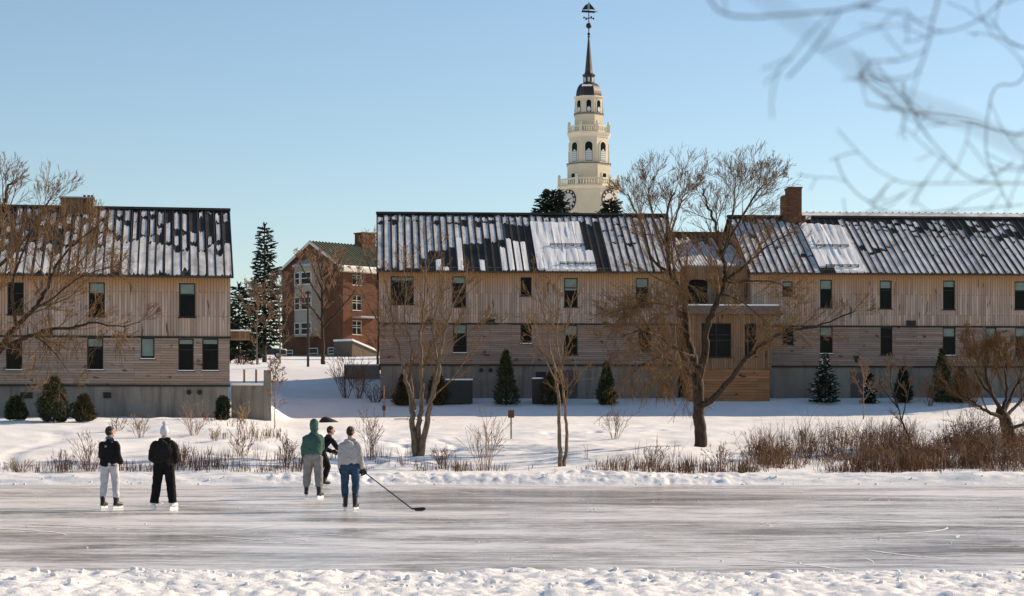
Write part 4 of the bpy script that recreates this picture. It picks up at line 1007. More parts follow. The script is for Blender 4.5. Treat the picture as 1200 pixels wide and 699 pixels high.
def simple_tree(px, py, top, spread, label, seed, lo=61, hi=240, depth=None, bark=BARK2, tw=TWIG_R, cfg=None, nl=6, r=None, lean=0.0, fork=.3, name='bare_tree', th=.011):
    b = gp(px, depth) if depth else on_ground(px, py, lo, hi); rng = random.Random(seed); h = (py - top) / F * b.y
    r = r or h * .014; fk = b + Vector((lean * h * fork, 0, h * fork)); tip = b + Vector((lean * h, 0, h))
    mid = b + Vector((lean * h * .65, rng.uniform(-.05, .05) * h, h * .65))
    limbs = [([b - Vector((0, 0, .3)), b + Vector((0, 0, h * .1)), fk, mid, tip], r, r * .15, 8)]
    sp = spread / F * b.y
    for i in range(nl):
        t = fork + (.85 - fork) * (i + .3) / nl; a = i * 2.4 + rng.random(); s_ = b.lerp(tip, t)
        if t < .65: s_ = b + Vector((lean * h * t, (mid.y - b.y) * t / .65, h * t))
        l = sp * (1.15 - .7 * (t - fork) / (1 - fork)) * rng.uniform(.8, 1.1); dx, dy = math.cos(a) * l, math.sin(a) * l
        e = min(s_.z + h * .42 * rng.uniform(.7, 1.1), b.z + h * 1.0)
        limbs.append(([s_, s_ + Vector((dx * .35, dy * .35, (e - s_.z) * .3)), s_ + Vector((dx * .75, dy * .75, (e - s_.z) * .7)), Vector((s_.x + dx, s_.y + dy, e))], r * .5, r * .12, 6))
    c = dict(cfg or YCFG); c['L'] = h * .2; c['rmin'] = th
    return tree(name, label, b, limbs, c, seed, bark, tw, start=.35)
simple_tree(378, 427, 300, 42, 'leafless round-headed tree in front of the brick gable beside the bay window', 31, depth=150, bark=BARK, fork=.32, nl=9, th=.016, r=.2)
simple_tree(328, 421, 322, 16, 'thin leafless tree at the left corner of the brick house', 32, depth=148, th=.016)
simple_tree(301, 422, 330, 16, 'small leafless tree below the tall dark spruce', 33, depth=146, th=.016, nl=7)
simple_tree(322, 500, 425, 7, 'thin pale sapling just right of the stained retaining wall', 34, depth=94, th=.008, nl=4, bark=STRAW, r=.035)
simple_tree(443, 440, 285, 30, 'leafless tree rising close to the left corner of the middle dormitory', 35, depth=128, th=.014, nl=7)
simple_tree(1067, 528, 425, 22, 'thin dark leaning sapling in the brown thicket at the right', 36, th=.008, lean=-.30, nl=4, bark=BARK, r=.065)
simple_tree(1012, 505, 440, 14, 'thin pale bush-like sapling between the small dark firs', 38, depth=104, th=.009, nl=5, bark=STRAW)
simple_tree(880, 262, 190, 60, 'tall leafless tree standing far behind the link roof', 39, depth=165, th=.016, nl=9, r=.26)
# right willow stump with a mass of golden shoots
BS = on_ground(1182, 524); DS = BS.y; Q = lambda px, py, dy=0.0: at(px, py, DS + dy)
limbs = [([Q(1186,530), Q(1183,510), Q(1178,493), Q(1173,480)], .36, .20, 0),
         ([Q(1175,486), Q(1165,468,.4), Q(1152,452,.8), Q(1140,430,1), Q(1132,405,1.2)], .09, .015, 12), ([Q(1174,484), Q(1180,462,-.5), Q(1178,438,-1), Q(1170,412,-1.2)], .09, .015, 13),
         ([Q(1178,488), Q(1196,470,.6), Q(1212,446,1), Q(1228,420,1.2)], .09, .015, 12), ([Q(1176,484), Q(1190,455,1), Q(1200,430,1.6), Q(1206,405,2)], .09, .015, 12),
         ([Q(1176,490), Q(1156,482,-.8), Q(1138,470,-1.3), Q(1120,458,-1.8)], .1, .015, 10), ([Q(1182,505), Q(1202,495,-1), Q(1225,480,-1.6)], .1, .015, 8), ([Q(1176,486), Q(1160,455,-1), Q(1155,432,-1.6), Q(1160,405,-2)], .1, .015, 11)]
tree('willow_stump', 'thick dark willow stump sprouting a mass of golden shoots at the right edge', BS, limbs, dict(WCFG, L=1.6, up=.16, levels=4, n=[0, 7, 5, 3], rmin=.0075), 44, BARK, TWIG)
# sapling on the near shore whose twigs hang into the upper right of the view, out of focus
FT = Vector((1.55, 3.4, .35)); rngf = random.Random(77)
def fa(px, py, d): return at(px, py, d)
limbs = [([FT - Vector((0,0,.4)), FT + Vector((0,0,.9)), Vector((1.5,3.3,2.4)), Vector((1.35,3.1,3.2)), Vector((1.1,2.9,3.7))], 0.0500, 0.0120, 0),
         ([Vector((1.5,3.3,2.3)), fa(1300,150,3.2), fa(1200,158,3.0), fa(1130,140,2.9), fa(1060,130,2.8), fa(1015,122,2.8)], 0.0017, 0.0009, 6),
         ([Vector((1.35,3.1,3.1)), fa(1130,-70,2.7), fa(1100,0,2.5), fa(1085,60,2.45), fa(1068,90,2.4), fa(1020,92,2.4)], 0.0015, 0.0008, 4),
         ([Vector((1.35,3.1,3.15)), fa(1100,-50,2.3), fa(1010,5,2.3), fa(940,16,2.25), fa(880,20,2.2), fa(845,14,2.2), fa(828,-6,2.2)], 0.0014, 0.0011, 2),
         ([fa(985,12,2.3), fa(970,35,2.3), fa(945,68,2.3), fa(922,92,2.3)], 0.0010, 0.0011, 0),
         ([Vector((1.5,3.3,2.2)), fa(1310,215,3.3), fa(1200,215,3.2), fa(1140,210,3.1), fa(1105,180,3.0), fa(1080,150,3.0), fa(1065,118,3.0)], 0.0012, 0.0008, 5),
         ([fa(1200,-40,2.8), fa(1165,10,2.8), fa(1120,35,2.75), fa(1085,32,2.7), fa(1060,10,2.7)], 0.0012, 0.0007, 3),
         ([fa(1260,60,3.2), fa(1195,55,3.2), fa(1175,40,3.2), fa(1160,20,3.2)], 0.0012, 0.0007, 3),
         ([fa(1230,-10,3.4), fa(1200,90,3.4), fa(1165,105,3.4), fa(1155,170,3.4), fa(1165,205,3.4), fa(1185,245,3.4)], 0.0012, 0.0009, 4),
         ([fa(1200,215,3.2), fa(1120,215,3.1), fa(1065,215,3.1), fa(1045,213,3.1), fa(1020,240,3.1)], 0.0008, 0.0007, 3),
         ([fa(1200,240,3.6), fa(1060,250,3.5), fa(1015,235,3.5), fa(990,210,3.5), fa(980,185,3.5)], 0.0009, 0.0009, 2),
         ([fa(860,-30,.75), fa(960,45,.75), fa(1050,110,.78), fa(1130,140,.82), fa(1240,190,.9), fa(1420,230,1.2), Vector((.75,2.2,2.3)), Vector((1.5,3.3,2.2))], 0.0005, 0.0013, 0)]
tree('shore_sapling', 'out of focus bare twigs of a near sapling hanging into the upper right sky', FT, limbs, dict(step=.12, wig=.25, up=.02, droop=0, rmin=.0008, levels=2, n=[0, 2], ang=(30, 70), ratio=.6, L=.2), 12, BARK, BARK)

# ------------------------------------------------------------------ evergreens
CON_D = mat_leaf('spruce_needles', (0.010, 0.018, 0.011), (0.030, 0.046, 0.022))
CON_G = mat_leaf('cedar_leaves', (0.016, 0.026, 0.011), (0.055, 0.07, 0.026))
CON_B = mat_leaf('bronzed_leaves', (0.03, 0.026, 0.013), (0.095, 0.075, 0.03))
def leafquad(mb, p, d, l, w, rng):
    s = d.cross(rdir(rng)); s = s.normalized() * w if s.length > 1e-4 else Vector((w, 0, 0)); e = p + d * l
    mb.add([p - s * .5, p + s * .5, e + s * .25, e - s * .25], [(0, 1, 2, 3)])
def conifer(label, base, h, rad, seed, mat=None, group=None, dens=1.0, gap=.06, snow=False, power=.85, droop=.25, name='spruce_tree', leaf=None, cat='tree', stp=.034):
    rng = random.Random(seed); root = thing(name, label, cat, base, 0, group); T, L_ = MB(), MB()
    T.tube([(0, 0, -.3), (0, 0, h * .5), (0, 0, h * .97)], [h * .018, h * .011, h * .002], 7)
    z = h * gap; lf = leaf or h * .03; step = h * stp
    while z < h * .98:
        t = z / h; Rr = rad * (1 - t) ** power * rng.uniform(.72, 1.15) + h * .008; k = max(4, int(7 * dens * (1 - t * .4)))
        a0 = rng.random() * 6.28
        for i in range(k):
            a = a0 + i * 6.283 / k + rng.uniform(-.3, .3); l = Rr * rng.uniform(.62, 1.15); d = Vector((math.cos(a), math.sin(a), .22 - droop * (1 - t)))
            pts = [Vector((0, 0, z)) + d * (l * q) + Vector((0, 0, .12 * l * q * q)) for q in (0, .35, .7, 1)]
            T.tube(pts, [h * .0035, h * .0025, h * .0015, h * .0008], 3, cap=False)
            m_ = max(5, int(l / lf * 4.2))
            for j in range(m_):
                q = rng.uniform(.18, 1.0) ** .8; p = Vector((0, 0, z)) + d * (l * q) + Vector((0, 0, .12 * l * q * q)); sd_ = Vector((-d.y, d.x, 0)) * rng.choice((-1, 1))
                dd = (d * rng.uniform(.3, 1) + sd_ * rng.uniform(.2, 1) * (1.15 - q * .6) + Vector((0, 0, rng.uniform(-.45, .2)))).normalized()
                leafquad(L_, p, dd, lf * rng.uniform(.8, 1.7), lf * rng.uniform(.3, .55), rng)
            if snow and rng.random() < .3:
                for _ in range(3): leafquad(L_, pts[2] + rdir(rng) * lf * .3 + Vector((0, 0, lf * .2)), d, lf * 1.1, lf * .7, rng); L_.m[-1] = 1
        z += step * rng.uniform(.8, 1.2)
    for j in range(12): leafquad(L_, Vector((0, 0, h * rng.uniform(.92, .99))), Vector((rng.gauss(0, .3), rng.gauss(0, .3), 1)).normalized(), lf * 1.2, lf * .4, rng)
    T.build('trunk', BARK, root); cw = L_.build('crown', [mat or CON_D, SNOW] if snow else (mat or CON_D), root)
    return root
def bushy(label, base, h, rad, seed, mat, name='evergreen_shrub', prof=None, n=2600, leaf=None, cat='shrub', group='evergreen shrubs along the dormitory walls'):
    """dense upright evergreen: leaf sprays spread through the volume on a few stems"""
    rng = random.Random(seed); root = thing(name, label, cat, base, 0, group); T, L_ = MB(), MB(); lf = leaf or h * .05
    pw = .85 if h / rad > 3.2 else .6
    prof = prof or (lambda t: (math.sin(min(1, t * 2.6 + .3) * math.pi / 2) ** .7) * (1 - t) ** pw * 1.12)
    T.tube([(0, 0, -.3), (0, 0, h * .9)], [h * .02, h * .004], 6)
    lump = [(rng.random() * 6.28, rng.random(), rng.uniform(.35, 1.35)) for _ in range(34)]
    for i in range(9):
        a = rng.random() * 6.28; t = rng.uniform(.3, .8); T.tube([(0, 0, h * .05), (math.cos(a) * rad * prof(t) * .7, math.sin(a) * rad * prof(t) * .7, h * t)], [h * .008, h * .003], 4, cap=False)
    for i in range(n):
        t = rng.random() ** 1.1; a = rng.random() * 6.283; r_ = rad * prof(t) * (rng.random() ** .38)
        g = max((w_ - .75) * math.exp(-((math.atan2(math.sin(a - la), math.cos(a - la)) / .5) ** 2 + ((t - lt) / .10) ** 2)) for la, lt, w_ in lump)
        r_ *= .88 + g * 1.25
        p = Vector((math.cos(a) * r_, math.sin(a) * r_, h * t)); d = (Vector((math.cos(a) * .7, math.sin(a) * .7, .75)) + rdir(rng) * .55).normalized()
        leafquad(L_, p, d, lf * rng.uniform(.7, 2.0), lf * rng.uniform(.25, .6), rng)
    T.build('stem', BARK, root); L_.build('foliage', mat, root); return root
def H(p, dpx): return dpx / F * p.y
sp = gp(310, 165)
conifer('very tall dark spruce between the left dormitory and the brick house', sp, at(310, 262, 165).z - sp.z, H(sp, 27), 51, dens=1.25, power=.66, gap=.14, leaf=.34, droop=.45, stp=.022)
p = gp(280, 150); conifer('shorter dark evergreen half hidden behind the left dormitory corner', p, at(280, 334, 150).z - p.z, H(p, 26), 52, power=.6, leaf=.34)
p = gp(262, 172); conifer('dark evergreen mostly hidden behind the left dormitory roof end', p, at(262, 350, 172).z - p.z, H(p, 30), 53, power=.6, leaf=.34)
p = gp(648, 200)
conifer('dark pine top showing over the ridge left of the clock tower foot', p, at(652, 222, 200).z - p.z, H(p, 60), 54, power=.55, leaf=.42, dens=2.2, gap=.5, stp=.016, name='pine_tree')
p = gp(716, 205); conifer('small dark pine tip showing over the ridge below the right clock face', p, at(714, 232, 205).z - p.z, H(p, 42), 55, power=.6, leaf=.42, dens=2.0, gap=.5, stp=.018, name='pine_tree')
EV = [(19,504,466,15,'rounded dark evergreen shrub, leftmost before the left dormitory',CON_G,'b'),(63,507,443,20,'tall pointed evergreen shrub between two rounded ones before the left dormitory',CON_G,'b'),
      (98,502,464,14,'rounded evergreen shrub just right of the tall pointed one at the left',CON_B,'b'),(261,507,466,7.5,'narrow columnar dark evergreen at the left dormitory corner','col','c'),
      (593,473,413,15,'pointed evergreen standing alone between the two utility boxes',CON_G,'b'),(711,471,426,12,'small dark evergreen right of the basement door',CON_G,'b'),
      (648,474,437,15,'ragged brown evergreen bush in front of the basement door',CON_B,'b'),(512,470,440,12,'dark brown bush touching the left side of the larger utility box',CON_B,'b'),(473,470,440,11,'brown evergreen bush behind the many-stemmed tree',CON_B,'b'),
      (967,467,414,19,'dark conical spruce below the lower wall just right of the entrance bay','sp','s'),(1019,471,437,9,'tiny snow-dusted spruce right of the purple basement door','sp','s'),(1058,469,433,12,'rounded dark evergreen right of the tiny spruce',CON_D,'b'),
      (1104,468,411,15,'tall pointed evergreen near the right end of the wall',CON_G,'b'),(1126,470,434,12,'low rounded bronze evergreen beside the tall pointed one at the right',CON_B,'b')]
for i, (px, yb, yt, hw, lab, mt, kind) in enumerate(EV):
    y = 90 if px < 110 else 91 if px < 300 else 112.5
    if px > 950: y = 113.2
    p = gp(px, y); top = at(px, yt, y).z; h = top - p.z; rd = H(p, hw)
    if kind == 's': conifer(lab, p, h, rd, 60 + i, CON_D, leaf=.13, snow=True, dens=1.4, gap=.03, power=.8, name='spruce_shrub', cat='shrub', group='evergreen shrubs along the dormitory walls')
    elif kind == 'c': bushy(lab, p, h, rd, 60 + i, CON_D, prof=lambda t: min(1, t * 6 + .6) * min(1, (1 - t) * 4) ** .5, n=2200, leaf=.09)
    else: bushy(lab, p, h, rd, 60 + i, mt, n=3400 if hw > 16 else 2400, leaf=.13 if px > 400 else .105)

# ------------------------------------------------------------------ bare shrubs, brush and dry grass
def bare_shrub(label, base, h, rad, seed, mat, stems=14, name='bare_shrub', group='bare shrubs on the snowy bank', th=.008, sub=4):
    rng = random.Random(seed); root = thing(name, label, 'shrub', base, 0, group); m = MB()
    for i in range(stems):
        a = rng.random() * 6.283; q = rng.random() ** .6; d = Vector((math.cos(a) * rad * q / h * 1.1, math.sin(a) * rad * q / h * 1.1, 1)).normalized(); p0 = Vector((math.cos(a) * .12 * q, math.sin(a) * .12 * q, -.15))
        twig([m, m], p0, d, h * rng.uniform(.75, 1.15), th * 1.8, 1, rng, dict(step=.3, wig=.12, up=.02, droop=0, rmin=th, levels=3, n=[0, sub, 3], ang=(14, 45), ratio=.5, L=h))
    m.build('stems', mat, root); return root
BS_ = [(165,514,487,11,TWIG_R,'bare fan-shaped shrub behind the man in white trousers'),(227,511,474,15,TWIG_R,'bare fan-shaped shrub right of the white beanie'),(138,506,488,9,BROWN,'small reddish bare shrub below the left foundation wall'),
       (250,518,500,9,STRAW,'tuft of straw-coloured stems below the columnar evergreen'),(104,553,512,20,BROWN,'wide bare brown bush on the shore behind the man in white trousers'),(72,553,528,11,BROWN,'low brown bush on the shore left of the wide one'),
       (22,553,534,12,STRAW,'low tuft of tan stems at the far left of the shore'),(284,494,474,10,STRAW,'leafy tan bush at the foot of the retaining wall'),(568,552,497,24,TWIG_R,'pale bare bush with spreading stems on the shore below the small plate'),
       (436,540,490,12,TWIG_R,'upright pale bush on the shore right of the grey hooded man'),(405,470,418,16,BROWN,'dark upright bush on the slope below the brick house'),(420,478,432,14,TWIG_R,'reddish bush on the slope right of the dark upright one'),
       (440,482,452,13,BROWN,'twiggy low bush at the left end of the middle dormitory'),(720,515,480,12,TWIG,'thin golden bush on the snow left of the big willow trunk'),(845,545,520,16,BROWN,'brown bush growing at the foot of the big willow'),
       (1090,470,440,16,TWIG,'golden bare bush before the tall pointed evergreen at the right'),(335,548,515,14,BROWN,'brown bush on the shore left of the green hooded man'),(215,545,520,14,BROWN,'brown bush on the shore right of the man in black'),
       (282,535,508,14,BROWN,'dark brown bush on the rise left of the green hooded man'),(283,432,416,14,BROWN,'low dark brown bush on the slope behind the left dormitory corner'),(297,434,421,10,BROWN,'small brown bush below the parked car'),(1140,478,440,16,TWIG,'dense golden bush behind the leaning sapling'),(520,545,520,16,BROWN,'brown bush beside the foot of the many-stemmed tree'),(765,548,522,16,BROWN,'low brown bush left of the big willow trunk')]
for i, (px, yb, yt, hw, mt, lab) in enumerate(BS_):
    p = on_ground(px, yb) if yb > 505 else gp(px, 92 if px < 300 else (112 if px > 500 else 113.5))
    if yb < 500 and px in (405, 420): p = gp(px, 116)
    if px in (283, 297): p = gp(px, 142)
    h = max(.4, at(px, yt, p.y).z - p.z); bare_shrub(lab, p, h, H(p, hw), 100 + i, mt, stems=16 if hw > 12 else 12, th=.0055 if p.y < 90 else .0085)
# brown thicket on the right bank: one mass of stems
GR, GS = MB(), MB(); rng = random.Random(71)
def blade(mb, p, h, lean, w_):
    a = rng.random() * 6.283; d = Vector((math.cos(a) * lean, math.sin(a) * lean, 1)) * h; s_ = Vector((math.cos(a + 1.57) * w_, math.sin(a + 1.57) * w_ * .5, 0))
    m_ = p + d * .55 + Vector((0, 0, h * .06)); e = p + Vector((d.x * 1.25, d.y * 1.25, d.z * .97))
    mb.add([p - s_, p + s_, m_ + s_ * .8, m_ - s_ * .8, e], [(0, 1, 2, 3), (3, 2, 4)], 0 if rng.random() < .72 else 1)
def field(mb, n, fx, h0, h1, lean=.3, w_=.009, thr=1.0):
    k = 0
    while k < n:
        px, y = fx(); x = (px - 600) / F * y
        k += 1
        mb_n = float(fbm([x * .55], [y * .45], n=2)[0])
        if rng.random() > .45 + mb_n * thr: continue
        for _ in range(rng.randint(2, 5)): 
            xx, yy = x + rng.gauss(0, .08), y + rng.gauss(0, .08); blade(mb, Vector((xx, yy, gz(xx, yy) - .03)), rng.uniform(h0, h1) * max(.35, 1 + mb_n * 1.1), rng.uniform(0, lean), w_)
def near_shore(): return rng.uniform(-20, 1220), 63.6 + abs(rng.gauss(0, 2.2))
field(GS, 2000, near_shore, .1, .38, .55)
field(GS, 450, lambda: (rng.uniform(640, 1250), 63.5 + abs(rng.gauss(0, 3.2))), .1, .4, .7)
field(GS, 350, lambda: (rng.uniform(740, 1250), 64 + abs(rng.gauss(0, 4.5))), .15, .5)
field(GS, 420, lambda: (rng.uniform(200, 480), 66 + rng.uniform(0, 9)), .12, .4)
field(GS, 260, lambda: (rng.uniform(240, 330), rng.uniform(80, 92)), .12, .35)
def thick():
    px = rng.uniform(880, 1260); c = 73.5 + 3 * math.sin(px * .02); return px, c + rng.gauss(0, 4.8)
field(GR, 1900, thick, .3, .9, 1.0, .007, 2.4)
field(GR, 1000, lambda: (rng.uniform(870, 1260), rng.uniform(63.8, 68.5)), .15, .5, .9, .008, 1.8)
# twiggy clumps that make up the thicket
for i in range(480):
    px = rng.uniform(870, 1255); y = 66.5 + 14 * rng.random() * (1 if px > 915 else .4) + 2 * math.sin(px * .02); x = (px - 600) / F * y
    if float(fbm([x * .5], [y * .4], n=2)[0]) < -.12: continue
    h = rng.uniform(.5, 1.2) * (.75 if y < 67 else 1) * (.92 + .65 * float(fbm([x * .33], [y * .3], n=2)[0]) + .1 * rng.random())
    h = max(.3, h)
    for j in range(rng.randint(4, 9)):
        a = rng.random() * 6.283; tl = rng.uniform(.1, 1.1); q = Vector((x + rng.gauss(0, .14), y + rng.gauss(0, .14), 0)); q.z = gz(q.x, q.y) - .05
        n0 = len(GR.f); twig([GR, GR], q, Vector((math.cos(a) * tl, math.sin(a) * tl, 1)), h * rng.uniform(.6, 1.15), .009, 1, rng, dict(step=.3, wig=.16, up=.0, droop=.0, rmin=.0055, levels=3, n=[0, 4, 3], ang=(18, 55), ratio=.5, L=h))
        if rng.random() < .33: GR.m[n0:] = [1] * (len(GR.f) - n0)
o = GS.build('dry_grass', [BRUSH, STRAW]); tag(o, 'dry straw and brown stalks poking out of the snow along the shore', 'grass', kind='stuff')
o = GR.build('brown_thicket', [BRUSH, STRAW]); tag(o, 'dense reddish brown brush covering the bank on the right', 'brush', kind='stuff')
# branch lying in the snow, and a leaf on the near bank
p = on_ground(462, 493); m = MB(); twig([m, m], Vector((0, 0, .06)), Vector((1, .1, .12)), 1.8, .03, 1, random.Random(3), dict(step=.3, wig=.12, up=.0, droop=.05, rmin=.012, levels=2, n=[0, 6], ang=(25, 60), ratio=.5, L=1))
tag(m.build('fallen_branch', BROWN, loc=p), 'fallen brown branch lying on the snow below the thin stake', 'branch')
yl = 23.6; xl = (59 - 600) / F * yl; m = MB(); m.add([(-.03, 0, 0), (0, -.018, .012), (.035, 0, .02), (0, .02, .014), (-.03, .001, .004), (0, -.017, .017), (.035, .001, .024), (0, .021, .018)], [(3, 2, 1, 0), (4, 5, 6, 7), (0, 1, 5, 4), (1, 2, 6, 5), (2, 3, 7, 6), (3, 0, 4, 7)])
tag(m.build('fallen_leaf', simple('orange_leaf', (.5, .22, .04)), loc=(xl, yl, gz(xl, yl) + .01)), 'single small orange leaf lying on the near snow bank', 'leaf')

# a snow-topped car parked beyond the small trees
p = gp(309, 196); car = thing('parked_car', 'dark parked car topped with snow below the tall spruce', 'car', p, R(4), None)
CARP = simple('dark_car_paint', (.02, .022, .028), .3, .1, 2, .5)
m = MB(); prof = [(-2.2, .35), (2.2, .35), (2.25, .75), (1.6, .88), (.9, .95), (-2.0, .98), (-2.25, .7)]; m.prism([(x, -.85, z) for x, z in prof], (0, 1.7, 0)); m.build('body', CARP, car)
m = MB(); m.rings([[(-2.0, -.8, .96), (.95, -.8, .96), (.95, .8, .96), (-2.0, .8, .96)], [(-1.5, -.66, 1.45), (.2, -.66, 1.45), (.2, .66, 1.45), (-1.5, .66, 1.45)]]); m.build('cabin', GLASS, car)
m = MB(); m.box(-1.55, .25, -.68, .68, 1.453, 1.56); m.build('roof_snow', SNOW, car); m = MB(); m.prism([(.95, -.8, .962), (2.2, -.8, .80), (2.2, -.8, .9), (.95, -.8, 1.05)], (0, 1.6, 0)); m.build('bonnet_snow', SNOW, car)
for wx in (-1.35, 1.4):
    for wy in (-.88, .70):
        m = MB(); m.tube([(wx, wy, .32), (wx, wy + .18, .32)], .32, 16); wh = m.build('wheel', BLACK, car); m = MB(); m.tube([(wx, wy - .02, .32), (wx, wy + .2, .32)], .18, 12); m.build('rim', GREYMET, wh)

# ------------------------------------------------------------------ people
def fuse(mb, voxel, smooth=4, disp=0.0, dscale=9.0, seed=0.0, stretch=1.0):
    """closed lofts melted into one continuous surface, with cloth folds as displacement"""
    me = mb.mesh('tmp', []); o = bpy.data.objects.new('tmp', me); C.objects.link(o)
    r = o.modifiers.new('r', 'REMESH'); r.mode = 'VOXEL'; r.voxel_size = voxel
    s = o.modifiers.new('s', 'SMOOTH'); s.iterations = smooth; s.factor = .5
    dg = bpy.context.evaluated_depsgraph_get(); out = bpy.data.meshes.new_from_object(o.evaluated_get(dg))
    bpy.data.objects.remove(o); bpy.data.meshes.remove(me)
    if disp:
        n = len(out.vertices); co = np.empty(n * 3); out.vertices.foreach_get('co', co); co = co.reshape(-1, 3)
        no = np.empty(n * 3); out.vertex_normals.foreach_get('vector', no); no = no.reshape(-1, 3)
        d = fbm(co[:, 0] * dscale + seed, co[:, 1] * dscale, co[:, 2] * dscale * stretch, 3); d = .4 - np.abs(d) * 1.6
        co = co + no * (disp * d)[:, None]; out.vertices.foreach_set('co', co.ravel())
    out.polygons.foreach_set('use_smooth', [True] * len(out.polygons)); out.update()
    return out
def put(me, name, mat, parent):
    me.name = name; me.materials.clear(); me.materials.append(mat); o = bpy.data.objects.new(name, me); C.objects.link(o); o.parent = parent; return o
def torso(m, rings, n=20):
    """rings: (centre, half width, half depth, turn)"""
    rs = []
    for c, rx, ry, tw in rings:
        ca, sa = math.cos(tw), math.sin(tw); r_ = []
        for k in range(n):
            a = 2 * math.pi * k / n; x = rx * math.copysign(abs(math.cos(a)) ** .85, math.cos(a)); y = ry * math.copysign(abs(math.sin(a)) ** .85, math.sin(a))
            r_.append((c[0] + x * ca - y * sa, c[1] + x * sa + y * ca, c[2]))
        rs.append(r_)
    m.rings(rs)
def hand(m, wrist, d, nrm, thumb, curl=.5, s=1.0, fat=1.0):
    """palm, four unequal fingers bent towards nrm, thumb leaving the side of the palm"""
    d = d.normalized(); nrm = (nrm - d * nrm.dot(d)).normalized(); sd_ = d.cross(nrm).normalized(); sd_ = sd_ if sd_.dot(thumb) > 0 else -sd_
    pal = [(0, .026, .018), (.03, .034, .017), (.065, .041, .016), (.088, .039, .013)]
    rs = []
    for q, wx, wy in pal:
        c = wrist + d * q * s; rs.append([c + sd_ * (wx * s * fat * math.cos(a)) + nrm * (wy * s * fat * math.sin(a)) for a in [2 * math.pi * k / 10 for k in range(10)]])
    m.rings(rs)
    for i, (off, ln) in enumerate(((.030, .88), (.010, 1.0), (-.010, .94), (-.029, .74))):
        p = wrist + d * .078 * s + sd_ * off * s * fat; dd = d.copy(); pts = [p]
        for j, l in enumerate((.044, .028, .022)):
            a = curl * (.55 if j == 0 else .95); dd = (dd * math.cos(a) + nrm * math.sin(a)).normalized(); nn = dd.cross(sd_); p = p + dd * l * ln * s; pts.append(p)
            nrm2 = sd_.cross(dd); nrm_ = nrm2 if nrm2.dot(nrm) > 0 else -nrm2
            nrm_i = nrm_; nrm = nrm if j == 2 else nrm
        m.tube(pts, [.0095 * s * fat, .0092 * s * fat, .0085 * s * fat, .006 * s * fat], 7)
    p = wrist + d * .022 * s + sd_ * .024 * s * fat
    m.tube([p, p + (d * .55 + sd_ * .8 + nrm * .2).normalized() * .04 * s, p + (d * .75 + sd_ * .62 + nrm * .45).normalized() * .075 * s, p + (d * .85 + sd_ * .45 + nrm * .65).normalized() * .098 * s], [.0125 * s * fat, .0115 * s * fat, .010 * s * fat, .007 * s * fat], 8)
SKIN = simple('skin', (.52, .30, .21), .5, .08, 20)
EYE_M = simple('eye_dark', (.02, .015, .012), .2)
HAIR = simple('dark_hair', (.022, .014, .010), .55, .4, 60, bump=.5)
BLADE = simple('skate_steel', (.62, .62, .63), .22, .05, 3, .5, 1.0)
SK_W = simple('skate_white', (.78, .78, .77), .4, .05)
SK_B = simple('skate_black', (.016, .016, .018), .45, .3, 10)
GLV = simple('glove_black', (.014, .014, .016), .7, .3, 20)

def head_mb(m, c, yaw, pitch=0.0):
    """skull, jaw, nose, brow, ears around centre c; the face looks along +y turned by yaw"""
    h = MB()
    h.ball((0, -.008, .02), (.077, .098, .102), 20, 14); h.ball((0, .028, -.045), (.056, .064, .068), 16, 10)
    h.tube([(0, .088, .022), (0, .112, -.008), (0, .118, -.026), (0, .095, -.034)], [.009, .013, .016, .010], 8)
    h.tube([(-.02, .088, -.062), (0, .096, -.062), (.02, .088, -.062)], [.006, .010, .006], 8)
    h.tube([(-.045, .078, .036), (0, .094, .036), (.045, .078, .036)], [.008, .011, .008], 8)
    h.ball((0, .075, -.098), (.022, .02, .018), 10, 8)
    for s_ in (-1, 1): h.ball((s_ * .085, -.002, -.008), (.013, .022, .034), 10, 8)
    M_ = Matrix.Translation(c) @ Matrix.Rotation(yaw, 4, 'Z') @ Matrix.Rotation(pitch, 4, 'X')
    b = len(m.v); h.v = [tuple(M_ @ Vector(v)) for v in h.v]; m.merge(h); return M_

def skate(root, ankle, yaw, boot, holder, pant_top=.33, tilt=0.0, roll=0.0):
    """hockey skate: boot with cuff and toe, plastic holder, steel runner"""
    b = MB()
    b.tube([(0, -.03, pant_top), (0, -.028, .24), (0, -.022, .17)], [.058, .053, .052], 14)
    b.tube([(0, -.085, .13), (0, -.05, .135), (0, .02, .13), (0, .09, .122), (0, .15, .115), (0, .185, .112)], [.022, .046, .050, .047, .043, .02], 14)
    b.box(-.036, .036, -.08, .15, .085, .11); b.tube([(0, .03, .17), (0, .05, .25), (0, .045, .30)], [.03, .025, .018], 8)
    M_ = Matrix.Translation(ankle) @ Matrix.Rotation(yaw, 4, 'Z') @ Matrix.Rotation(tilt, 4, 'X') @ Matrix.Rotation(roll, 4, 'Y')
    o = put(fuse(b, .011, 3), 'skate', boot, root); o.matrix_local = M_
    h = MB(); prof = [(-.10, .035), (.20, .035), (.19, .055), (.165, .088), (.07, .088), (.05, .06), (-.01, .06), (-.03, .088), (-.10, .088), (-.115, .06)]
    h.prism([(-.012, y, z) for y, z in prof], (.024, 0, 0)); hd = h.build('blade_holder', holder, o)
    k = MB(); k.prism([(-.003, y, z) for y, z in ((-.125, .012), (-.10, .0), (.19, .0), (.225, .02), (.225, .034), (-.125, .034))], (.006, 0, 0)); k.build('blade', BLADE, o)
    m = MB()
    for i in range(5):
        z = .155 + i * .032; m.tube([(-.028, .045 - i * .002, z), (0, .083 - .006 * i, z + .006), (.028, .045 - i * .002, z)], .005, 5)
    m.build('laces', SK_W, o)
    return o

